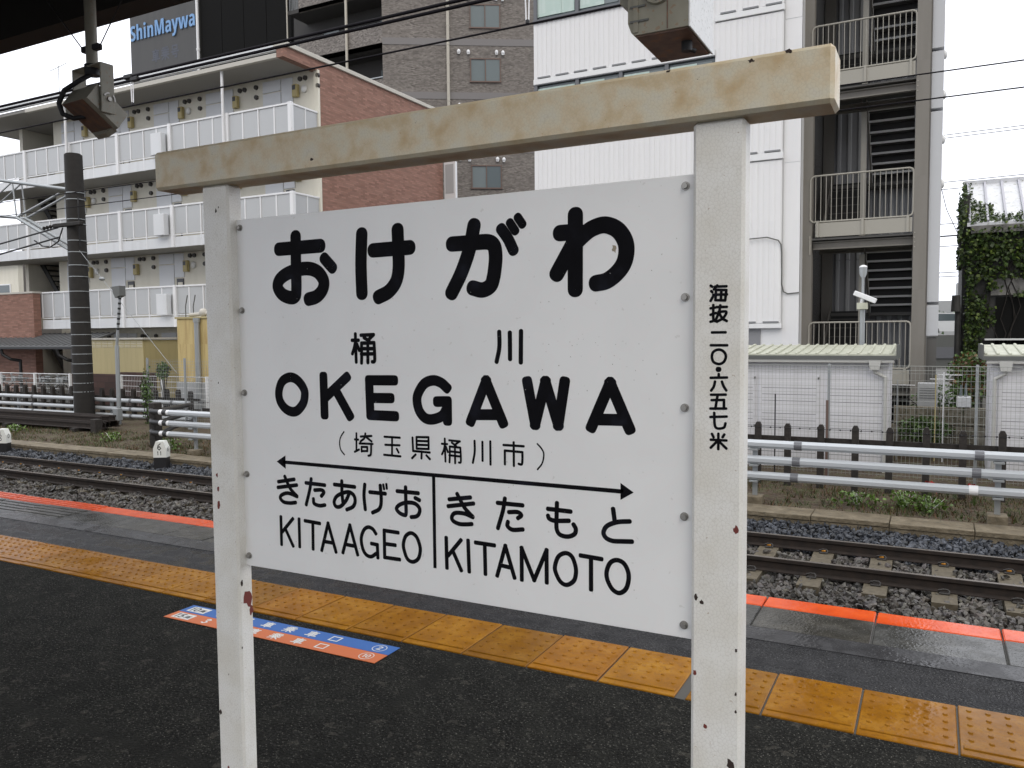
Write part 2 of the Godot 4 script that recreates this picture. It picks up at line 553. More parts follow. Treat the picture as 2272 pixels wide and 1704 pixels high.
func make_materials() -> void:
	var C := func(r: float, g: float, b: float) -> Color: return Color(r, g, b)
	# platform
	M.asphalt = matte(mapped(colour_texture(1024, 11, 0.006, 5, [[0.0, C.call(0.013, 0.013, 0.012)], [0.5, C.call(0.018, 0.018, 0.0165)], [1.0, C.call(0.025, 0.025, 0.022)]],
		[[12, 0.05, 3, 0.68, C.call(0.055, 0.054, 0.048), 0.5], [13, 0.11, 2, 0.80, C.call(0.26, 0.25, 0.22), 0.6], [15, 0.08, 2, -0.27, C.call(0.008, 0.008, 0.008), 0.7], [14, 0.010, 6, 0.80, C.call(0.075, 0.07, 0.06), 0.4]]), 1.35, 0.9, bump_texture(1024, 16, 0.08, 3, 9.0), 1.0), 0.15)
	M.wet_asphalt = matte(mapped(colour_texture(1024, 21, 0.007, 4, [[0.0, C.call(0.014, 0.014, 0.0155)], [1.0, C.call(0.030, 0.030, 0.032)]],
		[[22, 0.05, 3, 0.72, C.call(0.05, 0.05, 0.05), 0.5], [23, 0.09, 2, 0.80, C.call(0.28, 0.28, 0.27), 0.6]]), 1.1, 0.3, bump_texture(1024, 26, 0.06, 4, 10.0), 1.0, grey_texture(512, 27, 0.008, 4, 0.16, 0.5)), 0.22)
	M.mortar = matte(mapped(colour_texture(512, 31, 0.01, 4, [[0.0, C.call(0.030, 0.030, 0.032)], [1.0, C.call(0.050, 0.050, 0.053)]]), 0.9, 0.3, bump_texture(512, 36, 0.06, 3, 1.5), 0.5, grey_texture(512, 37, 0.008, 4, 0.12, 0.32)), 0.25)
	M.slab = matte(mapped(colour_texture(512, 41, 0.008, 5, [[0.0, C.call(0.028, 0.028, 0.026)], [0.5, C.call(0.045, 0.045, 0.042)], [1.0, C.call(0.075, 0.074, 0.069)]],
		[[42, 0.08, 2, 0.82, C.call(0.2, 0.2, 0.18), 0.5]]), 0.8, 0.2, bump_texture(512, 46, 0.07, 3, 1.2), 0.5, grey_texture(512, 47, 0.006, 4, 0.05, 0.24)), 0.35)
	M.orange = matte(mapped(colour_texture(512, 51, 0.01, 4, [[0.0, C.call(0.50, 0.058, 0.010)], [0.6, C.call(0.60, 0.078, 0.014)], [1.0, C.call(0.65, 0.105, 0.024)]],
		[[52, 0.05, 3, 0.80, C.call(0.30, 0.08, 0.03), 0.35]]), 0.9, 0.22, bump_texture(512, 46, 0.07, 3, 1.2), 0.4, grey_texture(512, 57, 0.006, 4, 0.06, 0.22)), 0.3)
	M.tile = matte(mapped(colour_texture(1024, 61, 0.006, 5, [[0.0, C.call(0.215, 0.088, 0.008)], [0.5, C.call(0.285, 0.122, 0.010)], [1.0, C.call(0.36, 0.175, 0.022)]],
		[[62, 0.03, 4, 0.66, C.call(0.22, 0.095, 0.015), 0.5], [63, 0.09, 2, 0.80, C.call(0.12, 0.07, 0.02), 0.6]]), 1.25, 0.25, bump_texture(512, 66, 0.05, 3, 1.0), 0.4, grey_texture(512, 67, 0.007, 4, 0.07, 0.26)), 0.2)
	M.tiles = []
	for k: Color in [Color(1, 1, 1), Color(0.93, 0.92, 0.92), Color(0.98, 0.95, 0.9), Color(0.88, 0.88, 0.9)]:
		var d: StandardMaterial3D = M.tile.duplicate()
		d.albedo_color = k
		d.uv1_offset = Vector3(k.r * 7.0, 0, k.g * 5.0)
		M.tiles.append(d)
	M.slabs = []
	for k: Color in [Color(1, 1, 1), Color(0.86, 0.86, 0.86), Color(0.95, 0.93, 0.9)]:
		var d: StandardMaterial3D = M.slab.duplicate()
		d.albedo_color = k
		d.uv1_offset = Vector3(k.r * 3.0, 0, k.g * 5.0)
		M.slabs.append(d)
	M.joint = plain(0.05, 0.047, 0.04, 0.6)
	# sign
	M.board = mapped(colour_texture(1024, 71, 0.004, 3, [[0.0, C.call(0.80, 0.805, 0.805)], [1.0, C.call(0.84, 0.845, 0.845)]],
		[[72, 0.09, 2, 0.93, C.call(0.33, 0.31, 0.27), 0.6], [73, 0.03, 3, 0.90, C.call(0.66, 0.655, 0.64), 0.6]]), 0.9, 0.38, bump_texture(512, 76, 0.01, 3, 0.5), 0.2)
	M.ink = matte(mapped(colour_texture(512, 81, 0.01, 4, [[0.0, C.call(0.005, 0.005, 0.006)], [0.65, C.call(0.007, 0.007, 0.009)], [1.0, C.call(0.014, 0.015, 0.022)]],
		[[82, 0.09, 2, 0.93, C.call(0.5, 0.5, 0.5), 0.7]]), 0.5, 0.6), 0.15)
	M.post = mapped(colour_texture(1024, 91, 0.004, 4, [[0.0, C.call(0.70, 0.68, 0.62)], [0.5, C.call(0.76, 0.75, 0.71)], [1.0, C.call(0.81, 0.81, 0.79)]],
		[[94, 0.085, 1, -0.10, C.call(0.47, 0.45, 0.40), 0.28, true], [92, 0.035, 3, 0.90, C.call(0.36, 0.26, 0.18), 0.6], [93, 0.03, 3, 0.93, C.call(0.07, 0.03, 0.022), 0.9]]), 0.62, 0.45, bump_texture(1024, 94, 0.085, 1, 1.2, true), 0.25)
	M.beam = mapped(colour_texture(1024, 101, 0.007, 6, [[0.0, C.call(0.60, 0.58, 0.50)], [0.40, C.call(0.63, 0.57, 0.43)], [0.58, C.call(0.62, 0.52, 0.36)], [0.75, C.call(0.57, 0.46, 0.29)], [1.0, C.call(0.52, 0.37, 0.20)]],
		[[104, 0.085, 1, -0.09, C.call(0.42, 0.36, 0.26), 0.26, true], [102, 0.035, 3, 0.90, C.call(0.44, 0.27, 0.13), 0.6], [103, 0.03, 3, 0.94, C.call(0.06, 0.035, 0.025), 0.9]]), 0.62, 0.5, bump_texture(1024, 104, 0.085, 1, 1.2, true), 0.25)
	M.bare = plain(0.16, 0.035, 0.028, 0.8)
	M.chip = plain(0.035, 0.022, 0.018, 0.85)
	M.bolt = plain(0.34, 0.33, 0.31, 0.45, 0.7)
	M.sticker_blue = matte(plain(0.030, 0.115, 0.36, 0.5), 0.3)
	M.sticker_orange = matte(plain(0.52, 0.135, 0.045, 0.5), 0.3)
	M.sticker_white = plain(0.60, 0.60, 0.58, 0.45)
	M.black = plain(0.014, 0.014, 0.016, 0.5)
	# canopy and hung boxes
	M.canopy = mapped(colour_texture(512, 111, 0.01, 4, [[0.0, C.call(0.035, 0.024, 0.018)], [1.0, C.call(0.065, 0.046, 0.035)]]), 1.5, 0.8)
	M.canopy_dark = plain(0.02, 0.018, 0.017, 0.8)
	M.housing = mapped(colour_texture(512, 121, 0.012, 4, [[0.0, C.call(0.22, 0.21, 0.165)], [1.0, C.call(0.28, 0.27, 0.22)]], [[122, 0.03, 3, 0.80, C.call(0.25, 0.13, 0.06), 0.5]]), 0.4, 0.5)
	M.housing_under = mapped(colour_texture(512, 131, 0.012, 4, [[0.0, C.call(0.10, 0.06, 0.045)], [0.6, C.call(0.16, 0.10, 0.075)], [1.0, C.call(0.26, 0.115, 0.04)]]), 0.3, 0.6)  # shade of the box undersides put into the colour, along with rust brown
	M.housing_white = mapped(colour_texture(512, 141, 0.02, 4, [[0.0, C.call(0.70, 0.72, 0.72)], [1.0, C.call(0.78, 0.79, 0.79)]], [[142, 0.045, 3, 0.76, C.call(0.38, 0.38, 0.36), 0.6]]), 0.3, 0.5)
	M.cable = plain(0.012, 0.012, 0.014, 0.6)
	M.wire = matte(plain(0.012, 0.011, 0.014, 0.7), 0.2)
	# track
	M.ballast = plain(1, 1, 1, 0.5)
	M.ballast.vertex_color_use_as_albedo = true
	M.ballast.albedo_texture = colour_texture(256, 151, 0.03, 3, [[0.0, C.call(0.65, 0.65, 0.65)], [1.0, C.call(1, 1, 1)]])
	M.ballast.uv1_triplanar = true
	M.ballast.uv1_scale = Vector3.ONE * 8.0
	M.trackbed = mapped(colour_texture(512, 161, 0.05, 4, [[0.0, C.call(0.03, 0.028, 0.026)], [1.0, C.call(0.09, 0.082, 0.074)]]), 1.2, 0.8, bump_texture(512, 166, 0.06, 3, 8.0), 1.0)
	M.rail = mapped(colour_texture(256, 171, 0.02, 4, [[0.0, C.call(0.010, 0.007, 0.006)], [1.0, C.call(0.028, 0.018, 0.013)]]), 0.8, 0.8)
	M.rail_top = plain(0.20, 0.175, 0.155, 0.32, 0.6)
	M.sleeper = mapped(colour_texture(512, 181, 0.02, 4, [[0.0, C.call(0.06, 0.049, 0.031)], [1.0, C.call(0.12, 0.10, 0.068)]]), 0.8, 0.75)
	M.clip = plain(0.50, 0.22, 0.03, 0.4)
	M.clip_dark = plain(0.03, 0.027, 0.025, 0.6)
	M.concrete = mapped(colour_texture(512, 191, 0.01, 5, [[0.0, C.call(0.09, 0.072, 0.045)], [0.5, C.call(0.15, 0.122, 0.08)], [1.0, C.call(0.22, 0.185, 0.13)]], [[192, 0.03, 4, 0.70, C.call(0.07, 0.065, 0.045), 0.6]]), 1.6, 0.7, bump_texture(512, 196, 0.05, 3, 3.0), 0.7)
	M.earth = mapped(colour_texture(1024, 201, 0.012, 5, [[0.0, C.call(0.04, 0.03, 0.02)], [0.5, C.call(0.075, 0.05, 0.03)], [0.75, C.call(0.07, 0.07, 0.03)], [1.0, C.call(0.12, 0.085, 0.05)]], [[202, 0.06, 3, 0.72, C.call(0.10, 0.085, 0.06), 0.6]]), 3.2, 0.9, bump_texture(512, 206, 0.05, 4, 8.0), 1.0)
	M.street = mapped(colour_texture(512, 211, 0.01, 5, [[0.0, C.call(0.07, 0.07, 0.068)], [1.0, C.call(0.13, 0.128, 0.12)]]), 4.0, 0.8)
	M.pipe = plain(0.47, 0.50, 0.53, 0.35, 0.1)
	M.pipe_black = plain(0.016, 0.016, 0.018, 0.5)
	M.pipe_grey = plain(0.13, 0.135, 0.15, 0.5)
	M.galv = plain(0.34, 0.36, 0.37, 0.45, 0.5)
	M.old_wood = mapped(colour_texture(512, 221, 0.02, 4, [[0.0, C.call(0.012, 0.010, 0.009)], [1.0, C.call(0.035, 0.029, 0.025)]]), 0.7, 0.8)
	M.marker = plain(0.74, 0.75, 0.72, 0.4)
	# fences, sheds
	M.mesh_wire = plain(0.30, 0.31, 0.29, 0.5, 0.1)
	M.white_paint = plain(0.74, 0.75, 0.76, 0.45)
	M.shed = mapped(streak_texture(256, C.call(0.66, 0.66, 0.69), C.call(0.56, 0.56, 0.57), 5, 1.2), 2.2, 0.5)
	M.shed_roof = mapped(colour_texture(512, 231, 0.01, 4, [[0.0, C.call(0.40, 0.41, 0.33)], [1.0, C.call(0.56, 0.57, 0.48)]]), 1.4, 0.5)
	M.shed_trim = plain(0.46, 0.46, 0.44, 0.5)
	M.shed_dark = plain(0.11, 0.115, 0.11, 0.5)
	# flats
	M.cream = mapped(streak_texture(256, C.call(0.74, 0.715, 0.62), C.call(0.63, 0.60, 0.51), 6, 0.9), 2.6, 0.65)
	M.fascia = mapped(streak_texture(256, C.call(0.70, 0.72, 0.75), C.call(0.56, 0.575, 0.59), 7, 0.9), 3.0, 0.5)
	M.soffit = plain(0.34, 0.33, 0.31, 0.8)
	M.panel = plain(0.46, 0.475, 0.49, 0.3)
	M.frame_white = plain(0.78, 0.79, 0.81, 0.4)
	M.door = plain(0.70, 0.72, 0.75, 0.45)
	M.door_dark = plain(0.05, 0.052, 0.06, 0.4)
	M.meter = plain(0.46, 0.38, 0.17, 0.5)
	M.vent = plain(0.05, 0.045, 0.04, 0.5)
	M.lamp = plain(0.74, 0.74, 0.72, 0.35)
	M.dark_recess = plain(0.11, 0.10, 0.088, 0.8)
	M.stair_dark = plain(0.03, 0.03, 0.03, 0.7)
	M.gable = mapped(brick_texture(512, 26, 7, C.call(0.235, 0.118, 0.085), C.call(0.31, 0.165, 0.125), C.call(0.20, 0.125, 0.098), 8, 2), 1.7, 0.75)
	M.coping = plain(0.52, 0.50, 0.45, 0.6)
	M.beige = mapped(streak_texture(256, C.call(0.46, 0.39, 0.20), C.call(0.38, 0.32, 0.16), 9, 1.2), 1.6, 0.5)
	M.rusty_yellow = mapped(streak_texture(256, C.call(0.58, 0.46, 0.21), C.call(0.33, 0.19, 0.07), 10, 1.5), 1.3, 0.6)
	M.brown_wall = mapped(brick_texture(256, 8, 4, C.call(0.045, 0.024, 0.02), C.call(0.07, 0.035, 0.028), C.call(0.03, 0.02, 0.017), 11, 2), 1.6, 0.8)
	M.grey_roof = plain(0.14, 0.145, 0.15, 0.45)
	M.pole = mapped(colour_texture(256, 241, 0.02, 4, [[0.0, C.call(0.012, 0.011, 0.010)], [1.0, C.call(0.024, 0.021, 0.019)]]), 1.0, 0.8)
	# tower, mansion
	M.tower_black = matte(plain(0.011, 0.011, 0.011, 0.7), 0.15)
	M.tower_grey = mapped(streak_texture(256, C.call(0.060, 0.060, 0.060), C.call(0.045, 0.045, 0.048), 12, 1.5), 9.0, 0.6)
	M.sign_blue = plain(0.17, 0.34, 0.62, 0.5)
	M.sign_faint = plain(0.075, 0.085, 0.115, 0.6)
	M.mansion = mapped(brick_texture(512, 64, 28, C.call(0.095, 0.082, 0.074), C.call(0.25, 0.225, 0.205), C.call(0.13, 0.118, 0.11), 13, 1), 3.3, 0.7)
	M.mansion_band = plain(0.19, 0.18, 0.18, 0.7)
	M.mansion_dark = plain(0.045, 0.043, 0.042, 0.8)
	M.window_frame = plain(0.13, 0.085, 0.07, 0.5)
	M.glass = plain(0.10, 0.125, 0.135, 0.08)
	M.glass_pale = plain(0.16, 0.19, 0.20, 0.15)
	M.downpipe = plain(0.46, 0.43, 0.37, 0.5)
	# clad building
	M.clad = mapped(streak_texture(256, C.call(0.78, 0.78, 0.79), C.call(0.69, 0.70, 0.71), 14, 0.8), 4.0, 0.45)
	M.clad_trim = plain(0.76, 0.77, 0.78, 0.4)
	M.slot = plain(0.22, 0.23, 0.24, 0.6)
	M.steel = mapped(streak_texture(256, C.call(0.20, 0.187, 0.166), C.call(0.155, 0.143, 0.126), 15, 1.0), 2.4, 0.55)
	M.steel_dark = plain(0.10, 0.097, 0.092, 0.6)
	M.railing = plain(0.34, 0.325, 0.285, 0.5)
	M.corrugated = plain(0.24, 0.245, 0.26, 0.5)
	M.corrugated_pale = plain(0.36, 0.37, 0.385, 0.5)
	M.tread_edge = plain(0.72, 0.72, 0.70, 0.5)
	M.curtain = mapped(streak_texture(128, C.call(0.50, 0.62, 0.58), C.call(0.66, 0.74, 0.72), 16, 2.0), 1.2, 0.8)
	# ivy house
	M.roof_white = mapped(colour_texture(256, 251, 0.02, 4, [[0.0, C.call(0.60, 0.62, 0.66)], [1.0, C.call(0.78, 0.79, 0.82)]], [[252, 0.05, 3, 0.76, C.call(0.30, 0.32, 0.25), 0.6]]), 2.2, 0.35)
	M.roof_seam = plain(0.42, 0.42, 0.48, 0.4)
	M.house_dark = mapped(colour_texture(256, 261, 0.02, 4, [[0.0, C.call(0.022, 0.022, 0.022)], [1.0, C.call(0.055, 0.053, 0.05)]]), 2.0, 0.7)
	M.house_grey = mapped(colour_texture(256, 271, 0.02, 4, [[0.0, C.call(0.10, 0.10, 0.095)], [1.0, C.call(0.26, 0.25, 0.24)]]), 1.2, 0.7)
	M.column_white = plain(0.50, 0.51, 0.53, 0.5)
	M.stain = plain(0.30, 0.26, 0.19, 0.7)
	M.speck = plain(0.34, 0.33, 0.31, 0.7)
	M.leaf = plain(1, 1, 1, 0.5)
	M.leaf.vertex_color_use_as_albedo = true
	M.leaf.cull_mode = BaseMaterial3D.CULL_DISABLED
	M.leaf.backlight_enabled = true
	M.leaf.backlight = Color(0.25, 0.3, 0.1)
	M.block_wall = mapped(colour_texture(512, 281, 0.012, 5, [[0.0, C.call(0.10, 0.088, 0.06)], [0.6, C.call(0.19, 0.17, 0.13)], [1.0, C.call(0.26, 0.24, 0.20)]], [[282, 0.03, 4, 0.70, C.call(0.06, 0.06, 0.035), 0.7]]), 1.5, 0.85)
	M.far_wall = plain(0.38, 0.39, 0.40, 0.8)
	M.red_flower = plain(0.42, 0.03, 0.02, 0.6)
	M.car_white = plain(0.70, 0.72, 0.74, 0.2)
	M.tyre = plain(0.02, 0.02, 0.02, 0.8)

# ---------- lettering ----------
func smooth_line(p: PackedVector2Array) -> PackedVector2Array:
	var closed := p[0].distance_to(p[p.size() - 1]) < 0.0005
	var o := PackedVector2Array()
	var k := p.size()
	for i in k - 1:
		var a := p[i - 1] if i > 0 else (p[k - 2] if closed else p[0] * 2.0 - p[1])
		var d := p[i + 2] if i + 2 < k else (p[1] if closed else p[k - 1] * 2.0 - p[k - 2])
		for s in 6:
			o.append(p[i].cubic_interpolate(p[i + 1], a, d, s / 6.0))
	o.append(p[k - 1])
	return o

func stroke(m: MB, p: PackedVector2Array, w: float, z: float, cap := 2.2) -> void:
	# a flat ribbon with rounded ends in the x, y plane at depth z
	var k := p.size()
	var closed := k > 3 and p[0].distance_to(p[k - 1]) < 0.0005
	var lft := PackedVector2Array()
	var rgt := PackedVector2Array()
	for i in k:
		var d0 := (p[i] - p[i - 1]).normalized() if i > 0 else ((p[k - 1] - p[k - 2]).normalized() if closed else (p[1] - p[0]).normalized())
		var d1 := (p[i + 1] - p[i]).normalized() if i < k - 1 else ((p[1] - p[0]).normalized() if closed else d0)
		var t := (d0 + d1).normalized()
		var o := Vector2(-t.y, t.x) * (w * 0.5 / maxf(0.6, t.dot(d0)))
		lft.append(p[i] + o)
		rgt.append(p[i] - o)
	var up := Vector3(0, 0, 1)
	for i in k - 1:
		var za := z + 0.00004 * i / k
		var zb := z + 0.00004 * (i + 1) / k
		m.quad(Vector3(lft[i].x, lft[i].y, za), Vector3(lft[i + 1].x, lft[i + 1].y, zb), Vector3(rgt[i + 1].x, rgt[i + 1].y, zb), Vector3(rgt[i].x, rgt[i].y, za), up)
	if closed:
		return
	for e in 2:
		var c := p[0] if e == 0 else p[k - 1]
		var d := (p[0] - p[1]).normalized() if e == 0 else (p[k - 1] - p[k - 2]).normalized()
		var s := Vector2(-d.y, d.x)
		var prev := c + s * w * 0.5
		for i in range(1, 13):
			var f := PI * 0.5 - PI * i / 12.0
			var q := c + d * (pow(absf(cos(f)), 2.0 / cap) * w * 0.5) + s * (signf(sin(f)) * pow(absf(sin(f)), 2.0 / cap) * w * 0.5)
			m.tri(Vector3(c.x, c.y, z), Vector3(prev.x, prev.y, z), Vector3(q.x, q.y, z), up)
			prev = q

func word_mesh(list: Array, off: Vector3, cap := 2.2) -> MB:
	var m := MB.new()
	var z := 0.0
	for s: Array in list:
		var p := PackedVector2Array()
		var f: Array = s[2]
		for i in range(0, f.size(), 2):
			p.append(Vector2(f[i] * 0.001 - off.x, f[i + 1] * 0.001 - off.y))
		if s[1] == 1:
			p = smooth_line(p)
		stroke(m, p, s[0] * 0.001, z, cap)
		z += 0.00005
	return m

func characters(list: Array, axis: int) -> Array:
	# strokes sorted into characters: strokes whose spans along the line of writing overlap belong together
	var groups := []
	for s: Array in list:
		var lo := 1e9
		var hi := -1e9
		var f: Array = s[2]
		for i in range(axis, f.size(), 2):
			lo = minf(lo, f[i])
			hi = maxf(hi, f[i])
		groups.append([lo - s[0] * 0.5, hi + s[0] * 0.5, [s]])
	var again := true
	while again:
		again = false
		for i in groups.size():
			for j in range(i + 1, groups.size()):
				var over: float = minf(groups[i][1], groups[j][1]) - maxf(groups[i][0], groups[j][0])
				if over > 0.12 * minf(groups[i][1] - groups[i][0], groups[j][1] - groups[j][0]) or over > 3.0:
					groups[i] = [minf(groups[i][0], groups[j][0]), maxf(groups[i][1], groups[j][1]), groups[i][2] + groups[j][2]]
					groups.remove_at(j)
					again = true
					break
			if again:
				break
	var out := []
	for g: Array in groups:
		out.append(g[2])
	return out

func _ready() -> void:
	rng.seed = 7
	var cam := Camera3D.new()
	cam.name = "camera"
	cam.position = Vector3(0, 1.52, 0)
	cam.basis = Basis(Vector3(0.8867387, -0.0090803, -0.4621818), Vector3(-0.0202579, 0.9980833, -0.0584756), Vector3(0.4618269, 0.0612154, 0.8848551)).orthonormalized()
	cam.fov = 50.66
	cam.near = 0.05
	cam.far = 1500.0
	add_child(cam)
	cam.current = true
	var sky_mat := ProceduralSkyMaterial.new()
	sky_mat.sky_top_color = Color(0.985, 0.99, 1.0)
	sky_mat.sky_horizon_color = Color(0.735, 0.745, 0.775)
	sky_mat.sky_curve = 1.0
	sky_mat.sky_energy_multiplier = 1.55
	sky_mat.ground_bottom_color = Color(0.2, 0.2, 0.2)
	sky_mat.ground_horizon_color = Color(0.5, 0.5, 0.52)
	sky_mat.ground_energy_multiplier = 1.0
	sky_mat.sun_angle_max = 0.0
	var sky := Sky.new()
	sky.sky_material = sky_mat
	var env := Environment.new()
	env.background_mode = Environment.BG_SKY
	env.sky = sky
	env.tonemap_mode = Environment.TONE_MAPPER_LINEAR
	env.tonemap_exposure = 1.06
	env.sdfgi_enabled = true
	env.ssao_enabled = true
	env.ssil_enabled = true
	var we := WorldEnvironment.new()
	we.name = "world_environment"
	we.environment = env
	add_child(we)
	var sun := DirectionalLight3D.new()
	sun.name = "sun"
	sun.light_energy = 0.4
	sun.light_angular_distance = 40.0
	sun.light_color = Color(1.0, 0.98, 0.95)
	sun.shadow_enabled = true
	sun.rotation_degrees = Vector3(-44, 36, 0)
	add_child(sun)
	make_materials()
	build_ground()
	build_platform()
	build_canopy()
	build_track()
	build_flats()
	build_mansion()
	build_tower()
	build_clad_building()
	build_ivy_house()
	build_far_gap()
	build_sign()
	build_sticker()
	build_hung_boxes()
	build_pipes()
	build_fences()
	build_sheds()
	build_left_yard()
	build_poles()
	build_wires()
	build_plants()

# ---------- ground and platform ----------
func build_ground() -> void:
	var m := MB.new()
	m.span(Vector3(-500, -1.75, -12.5), Vector3(500, -1.36, 40))
	structure("trackbed", m.mesh(), M.trackbed)
	m = MB.new()
	var pr := [Vector2(-12.5, -1.13), Vector2(-13.2, -1.08), Vector2(-14.0, -1.05), Vector2(-15.0, -1.02), Vector2(-16.5, -0.98), Vector2(-17.5, -0.85)]
	var f := FastNoiseLite.new()
	f.seed = 3
	f.frequency = 0.5
	var xs := []
	for i in 161:
		xs.append(-40.0 + i * 0.4)
	xs.push_front(-500.0)
	xs.push_back(500.0)
	for j in pr.size() - 1:
		for i in xs.size() - 1:
			var q := []
			for e: Vector2i in [Vector2i(0, 0), Vector2i(1, 0), Vector2i(1, 1), Vector2i(0, 1)]:
				var p: Vector2 = pr[j + e.y]
				var x: float = xs[i + e.x]
				q.append(Vector3(x, p.y + (f.get_noise_2d(x, p.x * 2.0) * 0.07 if j + e.y > 0 else 0.0), p.x))
			m.quad(q[0], q[1], q[2], q[3], Vector3.UP)
	structure("earth_strip", m.mesh(), M.earth)
	m = MB.new()
	m.quad(Vector3(-900, -0.84, -17.45), Vector3(900, -0.84, -17.45), Vector3(900, -0.84, -1200), Vector3(-900, -0.84, -1200), Vector3.UP)
	m.quad(Vector3(-900, -1.76, 40), Vector3(900, -1.76, 40), Vector3(900, -1.76, 900), Vector3(-900, -1.76, 900), Vector3.UP)
	structure("ground", m.mesh(), M.street)
	# concrete cable trough along the track, and the drain behind it
	var t := Node3D.new()
	t.name = "cable_trough"
	add_child(t)
	t.set_meta("kind", "structure")
	var lid := MB.new()
	lid.bevel(Vector3.ZERO, Vector3(0.99, 0.07, 0.5), 0.008)
	var side := MB.new()
	side.bevel(Vector3.ZERO, Vector3(0.994, 0.26, 0.46), 0.006)
	var lm := lid.mesh()
	var sm := side.mesh()
	for i in 46:
		var x := -38.0 + i
		put(t, "lid", lm, M.concrete, Vector3(x, -1.085 + rng.randf_range(-0.006, 0.006), -12.1 + rng.randf_range(-0.006, 0.006)))
		put(t, "trough_block", sm, M.concrete, Vector3(x, -1.252, -12.1))
	m = MB.new()
	m.span(Vector3(-60, -1.36, -12.499), Vector3(20, -1.20, -12.36))
	structure("drain_channel", m.mesh(), M.old_wood)

func build_platform() -> void:
	var p := Node3D.new()
	p.name = "platform"
	add_child(p)
	p.set_meta("kind", "structure")
	boxpart(p, "platform_base", Vector3(-70, -1.3, -4.62), Vector3(30, -0.07, 5.0), M.concrete)
	boxpart(p, "asphalt", Vector3(-70, -0.07, -3.232), Vector3(30, 0.0, 5.0), M.asphalt)
	boxpart(p, "asphalt_strip", Vector3(-70, -0.07, -4.045), Vector3(30, -0.002, -3.672), M.wet_asphalt)
	boxpart(p, "mortar_strip", Vector3(-70, -0.07, -4.222), Vector3(30, 0.001, -4.045), M.mortar)
	boxpart(p, "tile_bed", Vector3(-70, -0.07, -3.672), Vector3(30, -0.004, -3.232), M.joint)
	boxpart(p, "slab_bed", Vector3(-70, -0.07, -4.62), Vector3(30, -0.012, -4.222), M.joint)
	# edge slabs with an orange painted band
	var bounds := []
	var x := 4.925
	while x > -4.4:
		bounds.append([x - 0.575, x])
		x -= 0.575
	bounds.append([-5.27, x])
	bounds.append([-5.84, -5.27])
	bounds.append([-6.0, -5.84])
	bounds.append([-6.58, -6.0])
	x = -6.58
	while x > -26.0:
		bounds.append([x - 0.6, x])
		x -= 0.6
	var cache := {}
	for i in bounds.size():
		var b: Array = bounds[i]
		var w: float = b[1] - b[0] - 0.008
		var fluted: bool = b[1] < -6.5
		var key := "%.3f%s" % [w, fluted]
		if not cache.has(key):
			var s := MB.new()
			s.bevel(Vector3(0, -0.035, 0.086), Vector3(w, 0.07, 0.336), 0.004)
			var o := MB.new()
			o.bevel(Vector3(0, -0.034, -0.169), Vector3(w, 0.072, 0.172), 0.006)
			if fluted:
				for k in 4:
					s.bevel(Vector3(0, 0.001, -0.03 + k * 0.075), Vector3(w - 0.004, 0.01, 0.04), 0.003)
				for k in 3:
					o.bevel(Vector3(0, 0.003, -0.225 + k * 0.056), Vector3(w - 0.004, 0.01, 0.03), 0.003)
			cache[key] = [s.mesh(), o.mesh()]
		var at := Vector3((b[0] + b[1]) * 0.5, rng.randf_range(-0.003, 0.002), -4.478)
		var sl := put(p, "edge_slab", cache[key][0], M.slabs[rng.randi() % 3], at, Basis(Vector3(0, 0, 1), rng.randf_range(-0.002, 0.002)))
		put(sl, "orange_band", cache[key][1], M.orange)
	# raised tactile tiles: five by five studs and one bar on the inner side
	var variants := []
	for vv in 2:
		var tw := 0.340 if vv == 0 else 0.300
		var t := MB.new()
		t.bevel(Vector3(0, -0.03, 0), Vector3(tw, 0.06, 0.428), 0.003)
		t.bevel(Vector3(0, 0.0015, 0.158), Vector3(tw - 0.02, 0.007, 0.026), 0.003)
		for a in 5:
			for b in 5:
				var c := Vector3((a - 2) * 0.066 * tw / 0.34, 0, -0.172 + b * 0.066)
				var r0 := 0.0115
				var r1 := 0.0075
				for k in 10:
					var f0 := TAU * k / 10
					var f1 := TAU * (k + 1) / 10
					var d0 := Vector3(cos(f0), 0, sin(f0))
					var d1 := Vector3(cos(f1), 0, sin(f1))
					var h := Vector3(0, 0.005, 0)
					t.quad(c + d0 * r0, c + d1 * r0, c + d1 * r1 + h, c + d0 * r1 + h, d0 + Vector3(0, 0.6, 0))
					t.tri(c + h, c + d0 * r1 + h, c + d1 * r1 + h, Vector3.UP)
		variants.append(t.mesh())
	for i in range(-70, 14):
		var x0 := -0.2415 + i * 0.3475
		var v := 0
		if i == -2:
			x0 += 0.02
			v = 1
		put(p, "tactile_tile", variants[v], M.tiles[rng.randi() % 4], Vector3(x0 + 0.174, 0.004 + rng.randf_range(-0.0015, 0.0015), -3.452 + rng.randf_range(-0.002, 0.002)), Basis(Vector3.UP, rng.randf_range(-0.003, 0.003)))

